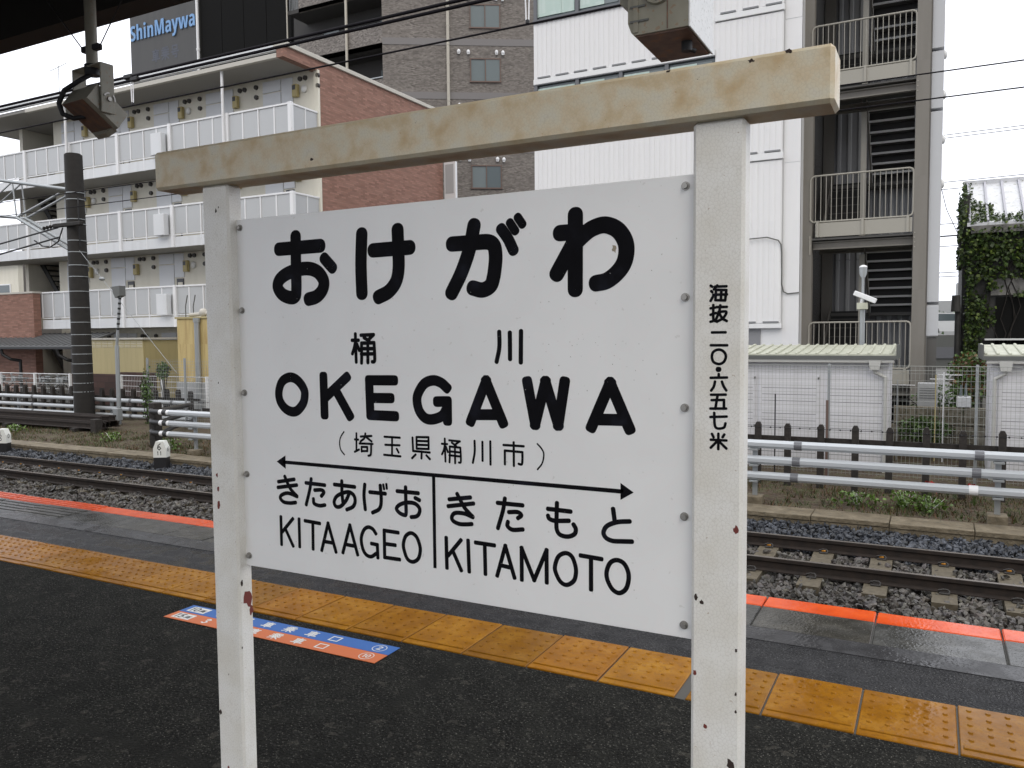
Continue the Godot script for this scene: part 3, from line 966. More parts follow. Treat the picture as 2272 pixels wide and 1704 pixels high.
func build_canopy() -> void:
	var t := thing("platform_canopy", "dark brown platform canopy roof overhead at the top left", "canopy")
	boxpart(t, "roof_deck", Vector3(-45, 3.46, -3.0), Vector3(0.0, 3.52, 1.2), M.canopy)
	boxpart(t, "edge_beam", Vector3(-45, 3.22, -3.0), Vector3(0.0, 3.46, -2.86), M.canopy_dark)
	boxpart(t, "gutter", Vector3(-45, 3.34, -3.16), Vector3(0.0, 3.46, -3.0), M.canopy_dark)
	for z: float in [-2.2, -1.3, 0.2]:
		boxpart(t, "purlin", Vector3(-45, 3.36, z - 0.05), Vector3(0.0, 3.46, z + 0.05), M.canopy)
	boxpart(t, "edge_beam", Vector3(-45, 3.22, 1.06), Vector3(0.0, 3.46, 1.2), M.canopy_dark)
	for x: float in [-40.0, -32.0, -24.0, -16.0, -8.0, -0.2]:
		boxpart(t, "rafter", Vector3(x - 0.06, 3.28, -2.86), Vector3(x + 0.06, 3.36, 1.06), M.canopy)
		boxpart(t, "column", Vector3(x - 0.09, 0.0, 0.75), Vector3(x + 0.09, 3.28, 0.93), M.steel, 0.008)

# ---------- the name sign ----------
func chip_shape(r: float, sd: int) -> ArrayMesh:
	var g := RandomNumberGenerator.new()
	g.seed = sd
	var pts := PackedVector2Array()
	for i in 11:
		var f := TAU * i / 11
		pts.append(Vector2(cos(f) * 0.6, sin(f)) * r * g.randf_range(0.55, 1.2))
	var m := MB.new()
	for i in 11:
		m.tri(Vector3.ZERO, Vector3(pts[i].x, pts[i].y, 0), Vector3(pts[(i + 1) % 11].x, pts[(i + 1) % 11].y, 0), Vector3(0, 0, 1))
	return m.mesh()

func build_sign() -> void:
	var base := Vector3(-1.009, 0, -1.547)
	var t := thing("station_name_sign", "weathered white station name board with black lettering between two painted posts", "sign", base)
	var m := MB.new()
	m.bevel(Vector3(0, 0, 0), Vector3(0.093, 1.91, 0.05), 0.006)
	var pl := put(t, "post", m.mesh(), M.post, Vector3(-1.654, 0.955, -1.547) - base)
	m = MB.new()
	m.bevel(Vector3(0, 0, 0), Vector3(0.096, 1.91, 0.05), 0.006)
	var prt := put(t, "post", m.mesh(), M.post, Vector3(-0.361, 0.955, -1.547) - base)
	m = MB.new()
	m.bevel(Vector3(0, 0, 0), Vector3(1.692, 0.1, 0.092), 0.007)
	var bm := put(t, "top_beam", m.mesh(), M.beam, Vector3(-1.007, 1.96, -1.548) - base)
	m = MB.new()
	m.bevel(Vector3(0, 0, 0), Vector3(1.2, 0.905, 0.004), 0.001)
	var bc := Vector3(-1.0085, 1.3685, -1.552)
	var bd := put(t, "board", m.mesh(), M.board, bc - base)
	for x: float in [-1.591, -0.426]:
		m = MB.new()
		m.span(Vector3(x - 0.014, 0.93, -1.5945), Vector3(x + 0.014, 1.81, -1.5545))
		put(t, "mounting_angle", m.mesh(), M.post, -base)
	for w: String in WORDS:
		if w == "altitude_text":
			for q: Array in characters(WORDS[w], 1):
				put(prt, "kanji", word_mesh(q, Vector3(-0.361, 0.955, 0)).mesh(), M.ink, Vector3(0, 0, 0.0254))
			continue
		var roman := w.contains("romaji")
		for q: Array in characters(WORDS[w], 0):
			put(bd, "roman_letter" if roman else ("kanji" if w.contains("kanji") or w.contains("city") else "kana"), word_mesh(q, bc, 2.9 if roman else 2.2).mesh(), M.ink, Vector3(0, 0, 0.0024))
	m = MB.new()
	var z := 0.0026
	var o := bc
	m.quad(Vector3(-1.47 - o.x, 1.2045 - o.y, z), Vector3(-0.556 - o.x, 1.2035 - o.y, z), Vector3(-0.556 - o.x, 1.1945 - o.y, z), Vector3(-1.47 - o.x, 1.1955 - o.y, z), Vector3(0, 0, 1))
	m.tri(Vector3(-1.491 - o.x, 1.2 - o.y, z), Vector3(-1.461 - o.x, 1.2175 - o.y, z), Vector3(-1.461 - o.x, 1.183 - o.y, z), Vector3(0, 0, 1))
	m.tri(Vector3(-0.534 - o.x, 1.199 - o.y, z), Vector3(-0.562 - o.x, 1.2165 - o.y, z), Vector3(-0.562 - o.x, 1.1815 - o.y, z), Vector3(0, 0, 1))
	m.quad(Vector3(-1.0178 - o.x, 1.1955 - o.y, z), Vector3(-1.0092 - o.x, 1.1955 - o.y, z), Vector3(-1.0092 - o.x, 0.983 - o.y, z), Vector3(-1.0178 - o.x, 0.983 - o.y, z), Vector3(0, 0, 1))
	put(bd, "direction_arrow", m.mesh(), M.ink)
	m = MB.new()
	m.tube(Vector3(0, 0, 0), Vector3(0, 0, 0.002), 0.0085, 0.0085, 14)
	m.tube(Vector3(0, 0, 0.002), Vector3(0, 0, 0.0085), 0.0062, 0.0055, 6)
	var bolt := m.mesh()
	for y: float in [1.80, 1.588, 1.374, 1.16, 0.943]:
		for x: float in [-1.596, -0.43]:
			put(bd, "bolt", bolt, M.bolt, Vector3(x - o.x, y - o.y, 0.002), Basis(Vector3(0, 0, 1), rng.randf() * 2.0))
	put(bd, "stain", chip_shape(0.009, 380), M.stain, Vector3(-0.575 - o.x, 1.69 - o.y, 0.0022))
	m = MB.new()
	for i in 46:
		var sp := Vector2(-0.62 + rng.randfn() * 0.09, 1.475 + rng.randfn() * 0.05) if i < 30 else Vector2(rng.randf_range(-1.55, -0.45), rng.randf_range(0.96, 1.78))
		var sr := rng.randf_range(0.0006, 0.0016)
		m.tri(Vector3(sp.x - sr - o.x, sp.y - o.y, 0.0022), Vector3(sp.x - o.x, sp.y + sr * 1.5 - o.y, 0.0022), Vector3(sp.x + sr - o.x, sp.y - sr * 0.4 - o.y, 0.0022), Vector3(0, 0, 1))
	put(bd, "dirt_specks", m.mesh(), M.speck).set_meta("kind", "stuff")
	# flaked paint: [on, x, y, size, bare metal or old red primer, inner side of the left post]
	var flakes := [[pl, -1.650, 1.845, 0.006, 0], [pl, -1.640, 1.852, 0.003, 0], [pl, -1.676, 1.155, 0.007, 1], [pl, -1.673, 1.12, 0.007, 1], [pl, -1.672, 1.075, 0.011, 1], [pl, -1.66, 1.40, 0.003, 0], [pl, -1.655, 0.62, 0.003, 0], [pl, -1.69, 0.51, 0.008, 0], [pl, -1.667, 0.36, 0.006, 1], [pl, -1.65, 0.33, 0.005, 0], [pl, -1.66, 0.29, 0.01, 1], [pl, -1.64, 0.31, 0.007, 1], [pl, -1.645, 0.25, 0.012, 1],
		[prt, -0.40, 1.012, 0.007, 0], [prt, -0.388, 1.003, 0.006, 0], [prt, -0.401, 0.862, 0.006, 1], [prt, -0.38, 0.76, 0.006, 1], [prt, -0.331, 0.695, 0.013, 0], [prt, -0.326, 0.675, 0.008, 1], [prt, -0.324, 1.15, 0.009, 1], [prt, -0.322, 0.92, 0.004, 0], [prt, -0.322, 0.835, 0.004, 0], [prt, -0.322, 0.80, 0.004, 0]]
	for i in flakes.size():
		var f: Array = flakes[i]
		var on: MeshInstance3D = f[0]
		put(on, "paint_flake", chip_shape(f[3], 300 + i), M.bare if f[4] else M.chip, Vector3(f[1] - base.x, f[2], -1.522 + 0.0003 - base.z) - on.position)
	var inner := [[0.825, -1.552, 0.026], [0.79, -1.562, 0.014], [0.872, -1.532, 0.008], [0.70, -1.526, 0.004]]
	for i in inner.size():
		var f: Array = inner[i]
		put(pl, "paint_flake", chip_shape(f[2], 340 + i), M.bare if i < 2 else M.chip, Vector3(0.0468, f[0] - 0.955, f[1] + 1.547), Basis(Vector3.UP, PI * 0.5))
	var tops := [[-0.235, 2.006, 0.007], [-0.30, 2.000, 0.006], [-0.45, 2.005, 0.004], [-1.31, 1.935, 0.006]]
	for i in tops.size():
		var f: Array = tops[i]
		put(bm, "paint_flake", chip_shape(f[2], 360 + i), M.chip, Vector3(f[0], f[1], -1.502 + 0.0003) - Vector3(-1.007, 1.96, -1.548), Basis(Vector3(0, 0, 1), PI * 0.5))

const GLYPH := {
	"car": [[0.5, 0.02, 0.5, 0.98], [0.12, 0.86, 0.88, 0.86], [0.2, 0.7, 0.8, 0.7], [0.2, 0.36, 0.8, 0.36], [0.2, 0.7, 0.2, 0.36], [0.8, 0.7, 0.8, 0.36], [0.2, 0.53, 0.8, 0.53], [0.02, 0.2, 0.98, 0.2]],
	"ride": [[0.2, 0.94, 0.8, 0.98], [0.5, 0.94, 0.5, 0.0], [0.05, 0.78, 0.95, 0.78], [0.3, 0.78, 0.3, 0.38], [0.7, 0.78, 0.7, 0.38], [0.1, 0.58, 0.9, 0.58], [0.02, 0.38, 0.98, 0.38], [0.46, 0.34, 0.08, 0.05], [0.54, 0.34, 0.92, 0.05]],
	"mouth": [[0.1, 0.88, 0.9, 0.88], [0.1, 0.1, 0.9, 0.1], [0.1, 0.88, 0.1, 0.1], [0.9, 0.88, 0.9, 0.1]],
	"issue": [[0.22, 0.95, 0.78, 0.95], [0.22, 0.95, 0.22, 0.65], [0.78, 0.95, 0.78, 0.65], [0.22, 0.65, 0.78, 0.65], [0.05, 0.48, 0.95, 0.48], [0.3, 0.48, 0.25, 0.28], [0.25, 0.28, 0.75, 0.28], [0.75, 0.28, 0.7, 0.03], [0.7, 0.03, 0.5, 0.04]],
	"both": [[0.05, 0.92, 0.95, 0.92], [0.12, 0.65, 0.12, 0.03], [0.12, 0.65, 0.88, 0.65], [0.88, 0.65, 0.88, 0.03], [0.5, 0.92, 0.5, 0.25], [0.3, 0.5, 0.3, 0.25], [0.7, 0.5, 0.7, 0.25], [0.3, 0.25, 0.7, 0.25]],
	"0": [[0.5, 0.95, 0.2, 0.75], [0.2, 0.75, 0.2, 0.25], [0.2, 0.25, 0.5, 0.05], [0.5, 0.05, 0.8, 0.25], [0.8, 0.25, 0.8, 0.75], [0.8, 0.75, 0.5, 0.95]],
	"1": [[0.5, 0.95, 0.5, 0.05], [0.5, 0.95, 0.3, 0.8]],
	"2": [[0.2, 0.75, 0.35, 0.93], [0.35, 0.93, 0.65, 0.93], [0.65, 0.93, 0.8, 0.72], [0.8, 0.72, 0.2, 0.05], [0.2, 0.05, 0.82, 0.05]],
	"3": [[0.2, 0.85, 0.5, 0.95], [0.5, 0.95, 0.8, 0.78], [0.8, 0.78, 0.45, 0.53], [0.45, 0.53, 0.82, 0.28], [0.82, 0.28, 0.5, 0.05], [0.5, 0.05, 0.18, 0.15]],
	"5": [[0.78, 0.93, 0.28, 0.93], [0.28, 0.93, 0.22, 0.55], [0.22, 0.55, 0.6, 0.6], [0.6, 0.6, 0.8, 0.32], [0.8, 0.32, 0.55, 0.06], [0.55, 0.06, 0.2, 0.12]],
	"6": [[0.72, 0.93, 0.3, 0.7], [0.3, 0.7, 0.2, 0.3], [0.2, 0.3, 0.5, 0.05], [0.5, 0.05, 0.8, 0.3], [0.8, 0.3, 0.5, 0.55], [0.5, 0.55, 0.22, 0.36]],
}

func glyphs(list: Array, m: MB) -> void:
	# [[name, x, y, width, height, stroke], ...]
	var z := 0.0
	for g: Array in list:
		for s: Array in GLYPH[g[0]]:
			stroke(m, PackedVector2Array([Vector2(g[1] + s[0] * g[3], g[2] + s[1] * g[4]), Vector2(g[1] + s[2] * g[3], g[2] + s[3] * g[4])]), g[5], z, 3.0)
			z += 0.00001

func ring(m: MB, c: Vector2, r: float, w: float) -> void:
	var p := PackedVector2Array()
	for i in 25:
		p.append(c + Vector2(cos(TAU * i / 24), sin(TAU * i / 24)) * r)
	p[24] = p[0]
	stroke(m, p, w, 0.0)

func build_sticker() -> void:
	var flat := Basis(Vector3(1, 0, 0), Vector3(0, 0, -1), Vector3(0, 1, 0))
	var rows := [["sticker_blue", "blue boarding position sticker on the asphalt nearer the yellow tiles", -3.163, -3.061, -2.277, "2", "10"], ["sticker_orange", "orange boarding position sticker on the asphalt next to the blue one", -3.060, -2.957, -2.28, "10", "15"]]
	for r: Array in rows:
		var t := thing("floor_sticker", r[1], "sticker", Vector3(-2.987, 0.0, (r[2] + r[3]) * 0.5), "boarding stickers")
		var m := MB.new()
		m.bevel(Vector3(0, 0.003, 0), Vector3(1.42, 0.003, r[3] - r[2]), 0.001)
		put(t, "sheet", m.mesh(), M[r[0]])
		var w := MB.new()
		var list := [["3", -0.46, -0.03, 0.045, 0.06, 0.010], ["issue", -0.28, -0.032, 0.066, 0.066, 0.008], ["car", -0.13, -0.033, 0.068, 0.066, 0.008], ["ride", 0.02, -0.033, 0.068, 0.066, 0.008], ["car", 0.17, -0.033, 0.068, 0.066, 0.008], ["mouth", 0.32, -0.03, 0.066, 0.06, 0.008]]
		if r[5] == "2":
			list.append(["2", 0.61, -0.018, 0.032, 0.038, 0.007])
		else:
			list.append(["1", 0.602, -0.018, 0.026, 0.036, 0.006])
			list.append(["0", 0.622, -0.018, 0.026, 0.036, 0.006])
		glyphs(list, w)
		ring(w, Vector2(0.625, 0.0), 0.036, 0.004)
		put(t, "lettering", w.mesh(), M.sticker_white, Vector3(0, 0.0049, 0), flat)
		m = MB.new()
		m.quad(Vector3(-0.675, -0.034, 0), Vector3(-0.545, -0.034, 0), Vector3(-0.545, 0.034, 0), Vector3(-0.675, 0.034, 0), Vector3(0, 0, 1))
		var tg := put(t, "car_count_tag", m.mesh(), M.sticker_white, Vector3(0, 0.0049, 0), flat)
		w = MB.new()
		glyphs([["1", -0.67, -0.025, 0.03, 0.05, 0.009], ["0" if r[6] == "10" else "5", -0.642, -0.025, 0.04, 0.05, 0.009], ["both", -0.594, -0.022, 0.036, 0.034, 0.005]], w)
		put(tg, "lettering", w.mesh(), M.black, Vector3(0, 0, 0.0006))

func build_hung_boxes() -> void:
	# the near box, hung from the canopy right behind the sign
	var t := thing("camera_housing", "olive grey equipment box with a white side hanging above the sign beam", "equipment box", Vector3(-0.596, 3.46, -2.01), "boxes hung from the canopy")
	var o := t.position
	var m := MB.new()
	var pts := PackedVector2Array([Vector2(-0.67, 2.26), Vector2(-0.662, 2.238), Vector2(-0.655, 2.231), Vector2(-0.5225, 2.231), Vector2(-0.5225, 2.52), Vector2(-0.67, 2.52)])
	m.prism(pts, -2.118, -1.902)
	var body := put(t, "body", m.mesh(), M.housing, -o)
	boxpart(t, "shaded_bottom", Vector3(-0.652, 2.2275, -2.112) - o, Vector3(-0.526, 2.231, -1.908) - o, M.housing_under)  # thin sheet below the body, coloured dark to carry the underside shade
	boxpart(t, "pale_side", Vector3(-0.5225, 2.229, -2.122) - o, Vector3(-0.5185, 2.52, -1.9) - o, M.housing_white, 0.001)  # white sheet on the right face, far paler than the body
	m = MB.new()
	m.tube(Vector3(-0.596, 2.325, -1.902), Vector3(-0.596, 2.325, -1.893), 0.034, 0.032, 24)
	m.tube(Vector3(-0.596, 2.335, -1.893), Vector3(-0.596, 2.335, -1.885), 0.010, 0.009, 12)
	for f in 6:
		var c := Vector3(-0.596 + cos(f * TAU / 6 + 0.5) * 0.023, 2.325 + sin(f * TAU / 6 + 0.5) * 0.023, -1.893)
		m.tube(c, c + Vector3(0, 0, 0.003), 0.0035, 0.003, 8)
	put(t, "pivot_plate", m.mesh(), M.housing, -o)
	for y: float in [2.262, 2.296, 2.33]:
		boxpart(t, "hinge", Vector3(-0.664, y - 0.0022, -1.902) - o, Vector3(-0.626 if y > 2.27 else -0.618, y + 0.0022, -1.8985) - o, M.shed_dark)
	boxpart(t, "edge_trim", Vector3(-0.656, 2.236, -1.902) - o, Vector3(-0.644, 2.50, -1.899) - o, M.housing)
	boxpart(t, "edge_trim", Vector3(-0.574, 2.233, -1.902) - o, Vector3(-0.5715, 2.50, -1.9005) - o, M.housing_under)
	m = MB.new()
	m.tube(Vector3(-0.552, 2.2275, -1.995), Vector3(-0.552, 2.205, -1.995), 0.014, 0.013, 12)
	m.tube(Vector3(-0.552, 2.212, -1.995), Vector3(-0.535, 2.207, -2.01), 0.006, 0.006, 8)
	put(t, "cable_gland", m.mesh(), M.cable, -o)
	m = MB.new()
	m.prism(PackedVector2Array([Vector2(-0.67, 2.30), Vector2(-0.70, 2.322), Vector2(-0.705, 2.56), Vector2(-0.67, 2.56)]), -2.06, -1.93)
	put(t, "bracket", m.mesh(), M.housing, -o)
	boxpart(t, "bracket_top", Vector3(-0.71, 2.52, -2.06) - o, Vector3(-0.50, 2.535, -1.96) - o, M.housing, 0.003)
	m = MB.new()
	m.tube(Vector3(-0.60, 2.53, -2.01), Vector3(-0.60, 3.47, -2.01), 0.024, 0.024, 12)
	put(t, "hanger_pole", m.mesh(), M.housing, -o)
	# the far box, tilted down on its fork
	t = thing("camera_housing", "tilted grey equipment box on a hanging pole below the canopy edge at left", "equipment box", Vector3(-3.68, 3.46, -2.65), "boxes hung from the canopy")
	o = t.position
	m = MB.new()
	m.tube(Vector3(-3.68, 2.84, -2.65), Vector3(-3.68, 3.47, -2.65), 0.027, 0.027, 14)
	put(t, "hanger_pole", m.mesh(), M.housing, -o)
	m = MB.new()
	m.tube(Vector3(-3.68, 2.80, -2.65), Vector3(-3.68, 2.85, -2.65), 0.036, 0.036, 12)
	put(t, "collar", m.mesh(), M.cable, -o)
	var fork := Basis(Vector3.UP, -0.07)
	for s: float in [-1.0, 1.0]:
		m = MB.new()
		m.bevel(Vector3(s * 0.115, -0.105, 0), Vector3(0.008, 0.235, 0.07), 0.003)
		put(t, "fork_arm", m.mesh(), M.housing, Vector3(-3.68, 2.825, -2.65) - o, fork)
	m = MB.new()
	m.bevel(Vector3(0, 0.01, 0), Vector3(0.238, 0.008, 0.07), 0.003)
	put(t, "fork_top", m.mesh(), M.housing, Vector3(-3.68, 2.825, -2.65) - o, fork)
	var tilt := fork * Basis(Vector3.RIGHT, -0.62)
	m = MB.new()
	m.prism(PackedVector2Array([Vector2(-0.105, -0.05), Vector2(-0.09, -0.06), Vector2(0.09, -0.06), Vector2(0.105, -0.05), Vector2(0.105, 0.045), Vector2(-0.105, 0.045)]), -0.10, 0.09)
	var bc := Vector3(-3.68, 2.645, -2.655)
	put(t, "body", m.mesh(), M.housing, bc - o, tilt)
	m = MB.new()
	m.bevel(Vector3(0.0, -0.0615, -0.005), Vector3(0.17, 0.003, 0.2), 0.001)
	put(t, "shaded_bottom", m.mesh(), M.housing_under, bc - o, tilt)  # underside sheet here too, its shade set by colour
	m = MB.new()
	m.prism(PackedVector2Array([Vector2(-0.09, -0.058), Vector2(0.09, -0.058), Vector2(0.05, -0.09), Vector2(-0.04, -0.09)]), -0.11, -0.085)
	put(t, "lens_hood", m.mesh(), M.housing, bc - o, tilt)
	m = MB.new()
	m.tube(Vector3(0.119, 0, 0), Vector3(0.128, 0, 0), 0.012, 0.01, 12)
	for f: float in [0.6, 2.4]:
		for k in 5:
			var g := f + k * 0.22
			m.box(Vector3(0.121, sin(g) * 0.028, cos(g) * 0.028), Vector3(0.006, 0.007, 0.007))
	put(t, "pivot_bolt", m.mesh(), M.bolt, bc + Vector3(0, 0.025, 0) - o, fork)
	m = MB.new()
	m.path([Vector3(-3.68, 2.81, -2.65), Vector3(-3.70, 2.77, -2.60), Vector3(-3.77, 2.72, -2.56), Vector3(-3.80, 2.66, -2.55), Vector3(-3.79, 2.61, -2.56), Vector3(-3.75, 2.59, -2.59), Vector3(-3.71, 2.60, -2.62), Vector3(-3.69, 2.63, -2.64)], 0.0115, 8)
	put(t, "cable", m.mesh(), M.cable, -o)
	for s: float in [-1.0, 1.0]:
		m = MB.new()
		var e := Vector3(-3.68 + s * 0.06, 2.93, -2.65)
		m.bevel((e + Vector3(-3.68, 2.93, -2.65)) * 0.5, Vector3(0.07, 0.03, 0.03), 0.005)
		m.tube(e + Vector3(0, 0, -0.004), e + Vector3(0, 0, 0.004), 0.012, 0.012, 10)
		var top := Vector3(-3.68 + s * 0.45, 3.35, -2.65)
		m.tube(e, top, 0.003, 0.003, 6)
		if s > 0:
			m.tube(e.lerp(top, 0.5), e.lerp(top, 0.85), 0.008, 0.008, 6)
		put(t, "stay_wire", m.mesh(), M.cable, -o)

# ---------- track ----------
func build_track() -> void:
	var hidden := [-6.2, -10.2]
	for ti in 2:
		var zc: float = hidden[ti]
		var t := thing("railway_track", ["track running right along the platform edge", "rusty track on brown sleepers running behind the sign"][ti], "track", Vector3(0, -1.10, zc))
		for s: float in [-1.0, 1.0]:
			var z := s * 0.566
			var m := MB.new()
			var h := 0.0325
			m.profile(PackedVector2Array([Vector2(z - 0.065, -0.153), Vector2(z + 0.065, -0.153), Vector2(z + 0.065, -0.142), Vector2(z + 0.012, -0.125), Vector2(z + 0.009, -0.05), Vector2(z + h, -0.04), Vector2(z + h, -0.002), Vector2(z - h, -0.002), Vector2(z - h, -0.04), Vector2(z - 0.009, -0.05), Vector2(z - 0.012, -0.125), Vector2(z - 0.065, -0.142)]), TRACK_X0, TRACK_X1)
			var r := put(t, "rail", m.mesh(), M.rail)
			m = MB.new()
			m.span(Vector3(TRACK_X0, -0.0019, z - 0.026), Vector3(TRACK_X1, 0.0, z + 0.026))
			put(r, "running_surface", m.mesh(), M.rail_top)
		var sl := MB.new()
		sl.profile(PackedVector2Array([Vector2(-1.0, -0.10), Vector2(1.0, -0.10), Vector2(1.0, 0.0), Vector2(0.35, 0.0), Vector2(0.3, -0.018), Vector2(-0.3, -0.018), Vector2(-0.35, 0.0), Vector2(-1.0, 0.0)]), -0.12, 0.12)
		var slm := sl.mesh()
		var cl := MB.new()
		cl.path([Vector3(-0.045, 0.0, 0.0), Vector3(-0.05, 0.035, 0.02), Vector3(-0.01, 0.05, 0.03), Vector3(0.03, 0.045, 0.01), Vector3(0.05, 0.03, 0.03), Vector3(0.04, 0.0, 0.05)], 0.010, 5)
		cl.bevel(Vector3(0, 0.008, 0.03), Vector3(0.10, 0.02, 0.06), 0.004)
		var ins := MB.new()
		ins.bevel(Vector3(0, 0.03, 0.02), Vector3(0.05, 0.02, 0.03), 0.006)
		var insm := ins.mesh()
		var clm := cl.mesh()
		for i in 42:
			var x := -1.85 + (7 - i) * 0.662
			put(t, "sleeper", slm, M.sleeper, Vector3(x, -0.154, 0))
			if ti == 0:
				continue
			for s: float in [-1.0, 1.0]:
				for e: float in [-1.0, 1.0]:
					var far_inner := s < 0.0 and e > 0.0
					var rc := put(t, "rail_clip", clm, M.clip_dark, Vector3(x, -0.152, s * 0.566 + e * 0.075), Basis(Vector3.UP, 0.0 if e > 0.0 else PI))
					if far_inner:
						put(rc, "insulator", insm, M.clip)
	# ballast: loose stones nobody could count
	var bal := Node3D.new()
	bal.name = "ballast"
	add_child(bal)
	bal.set_meta("kind", "stuff")
	bal.set_meta("label", "loose grey crushed stone ballast around the rails")
	bal.set_meta("category", "ballast")
	var f := FastNoiseLite.new()
	f.seed = 9
	f.frequency = 0.7
	for k in 4:
		var g := RandomNumberGenerator.new()
		g.seed = 900 + k
		var m := MB.new()
		# an angular stone: a jittered, squashed octahedron-like hull
		var ringp := []
		for i in 6:
			ringp.append(Vector3(cos(TAU * i / 6 + g.randf() * 0.6) * g.randf_range(0.75, 1.1), g.randf_range(-0.25, 0.25), sin(TAU * i / 6 + g.randf() * 0.6) * g.randf_range(0.6, 1.0)))
		var up0 := []
		for i in 3:
			up0.append(Vector3(cos(TAU * i / 3 + g.randf()) * 0.5, g.randf_range(0.45, 0.7), sin(TAU * i / 3 + g.randf()) * 0.45))
		for i in 6:
			var a: Vector3 = ringp[i]
			var b: Vector3 = ringp[(i + 1) % 6]
			var u: Vector3 = up0[(i / 2) % 3]
			var w: Vector3 = up0[((i + 1) / 2) % 3]
			m.tri(a, b, u, (a + b + u))
			if u != w:
				m.tri(b, w, u, (b + u + w))
			m.tri(a, b, Vector3(0.05, -0.55, 0.0), a + b - Vector3.UP * 1.5)
		m.tri(up0[0], up0[1], up0[2], Vector3.UP)
		var mm := MultiMesh.new()
		mm.transform_format = MultiMesh.TRANSFORM_3D
		mm.use_colors = true
		mm.mesh = m.mesh()
		var xf := []
		var cs := []
		for i in 21000:
			# denser towards the camera's end
			var x := 4.0 - pow(g.randf(), 1.35) * 31.0
			var z := g.randf_range(-11.92, -7.4)
			var inner := absf(z + 10.2)
			var top := -1.315
			if inner > 1.05:
				top = -1.29 + 0.04 * f.get_noise_2d(x * 2.0, z * 2.0)
				if z < -11.2:
					top += (-11.2 - z) * 0.16
				if z > -8.9:
					top -= (z + 8.9) * 0.05
			elif absf(fposmod(x + 1.85 + 0.331, 0.662) - 0.331) < 0.15:
				if x > -5.0 and g.randf() < 0.95:
					continue
				top = -1.255
			else:
				top = -1.295 + 0.03 * f.get_noise_2d(x * 3.0, z * 3.0)
			if absf(absf(z + 10.2) - 0.566) < 0.085:
				continue
			var s := g.randf_range(0.022, 0.046)
			var b := Basis.from_euler(Vector3(g.randf() * 6.28, g.randf() * 6.28, g.randf() * 6.28)) * Basis.from_scale(Vector3(s * 1.25, s * 0.8, s))
			xf.append(Transform3D(b, Vector3(x, top + g.randf_range(-0.03, 0.015), z)))
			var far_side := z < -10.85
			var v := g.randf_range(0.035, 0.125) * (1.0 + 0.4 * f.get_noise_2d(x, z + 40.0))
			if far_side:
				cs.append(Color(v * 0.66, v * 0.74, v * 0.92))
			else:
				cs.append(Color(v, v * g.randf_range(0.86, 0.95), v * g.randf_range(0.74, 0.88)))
		mm.instance_count = xf.size()
		for i in xf.size():
			mm.set_instance_transform(i, xf[i])
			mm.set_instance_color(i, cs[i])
		var mi := MultiMeshInstance3D.new()
		mi.name = "stones"
		mi.multimesh = mm
		mi.material_override = M.ballast
		bal.add_child(mi, true)
	# distance posts: white with a black foot and the figures 6 and 100
	for k in 2:
		var at := Vector3(-14.40, -1.30, -11.62) if k == 0 else Vector3(-19.96, -1.30, -11.6)
		var t := thing("distance_post", "small white lineside post marked 6 beside the far rail" if k == 0 else "small white lineside post marked 100 at the left edge", "marker post", at, "lineside distance posts")
		t.rotation.y = 0.5
		boxpart(t, "foot", Vector3(-0.13, 0, -0.1), Vector3(0.13, 0.31, 0.1), M.black)
		var m := MB.new()
		m.prism(PackedVector2Array([Vector2(-0.135, 0.31), Vector2(0.135, 0.31), Vector2(0.135, 0.50), Vector2(0.075, 0.65), Vector2(-0.075, 0.65), Vector2(-0.135, 0.50)]), -0.105, 0.105)
		put(t, "head", m.mesh(), M.marker)
		var w := MB.new()
		if k == 0:
			glyphs([["6", -0.06, 0.46, 0.11, 0.15, 0.018], ["1", -0.06, 0.36, 0.05, 0.08, 0.012], ["1", 0.0, 0.36, 0.05, 0.08, 0.012]], w)
		else:
			glyphs([["1", -0.05, 0.53, 0.09, 0.07, 0.014], ["0", -0.05, 0.45, 0.09, 0.07, 0.014], ["0", -0.05, 0.37, 0.09, 0.07, 0.014]], w)
		put(t, "figures", w.mesh(), M.ink, Vector3(0, 0, 0.1056))
		w = MB.new()
		glyphs([["6" if k == 0 else "0", -0.045, 0.42, 0.09, 0.11, 0.015]], w)
		put(t, "figures", w.mesh(), M.ink, Vector3(0.1356, 0, 0), Basis(Vector3.UP, PI * 0.5))

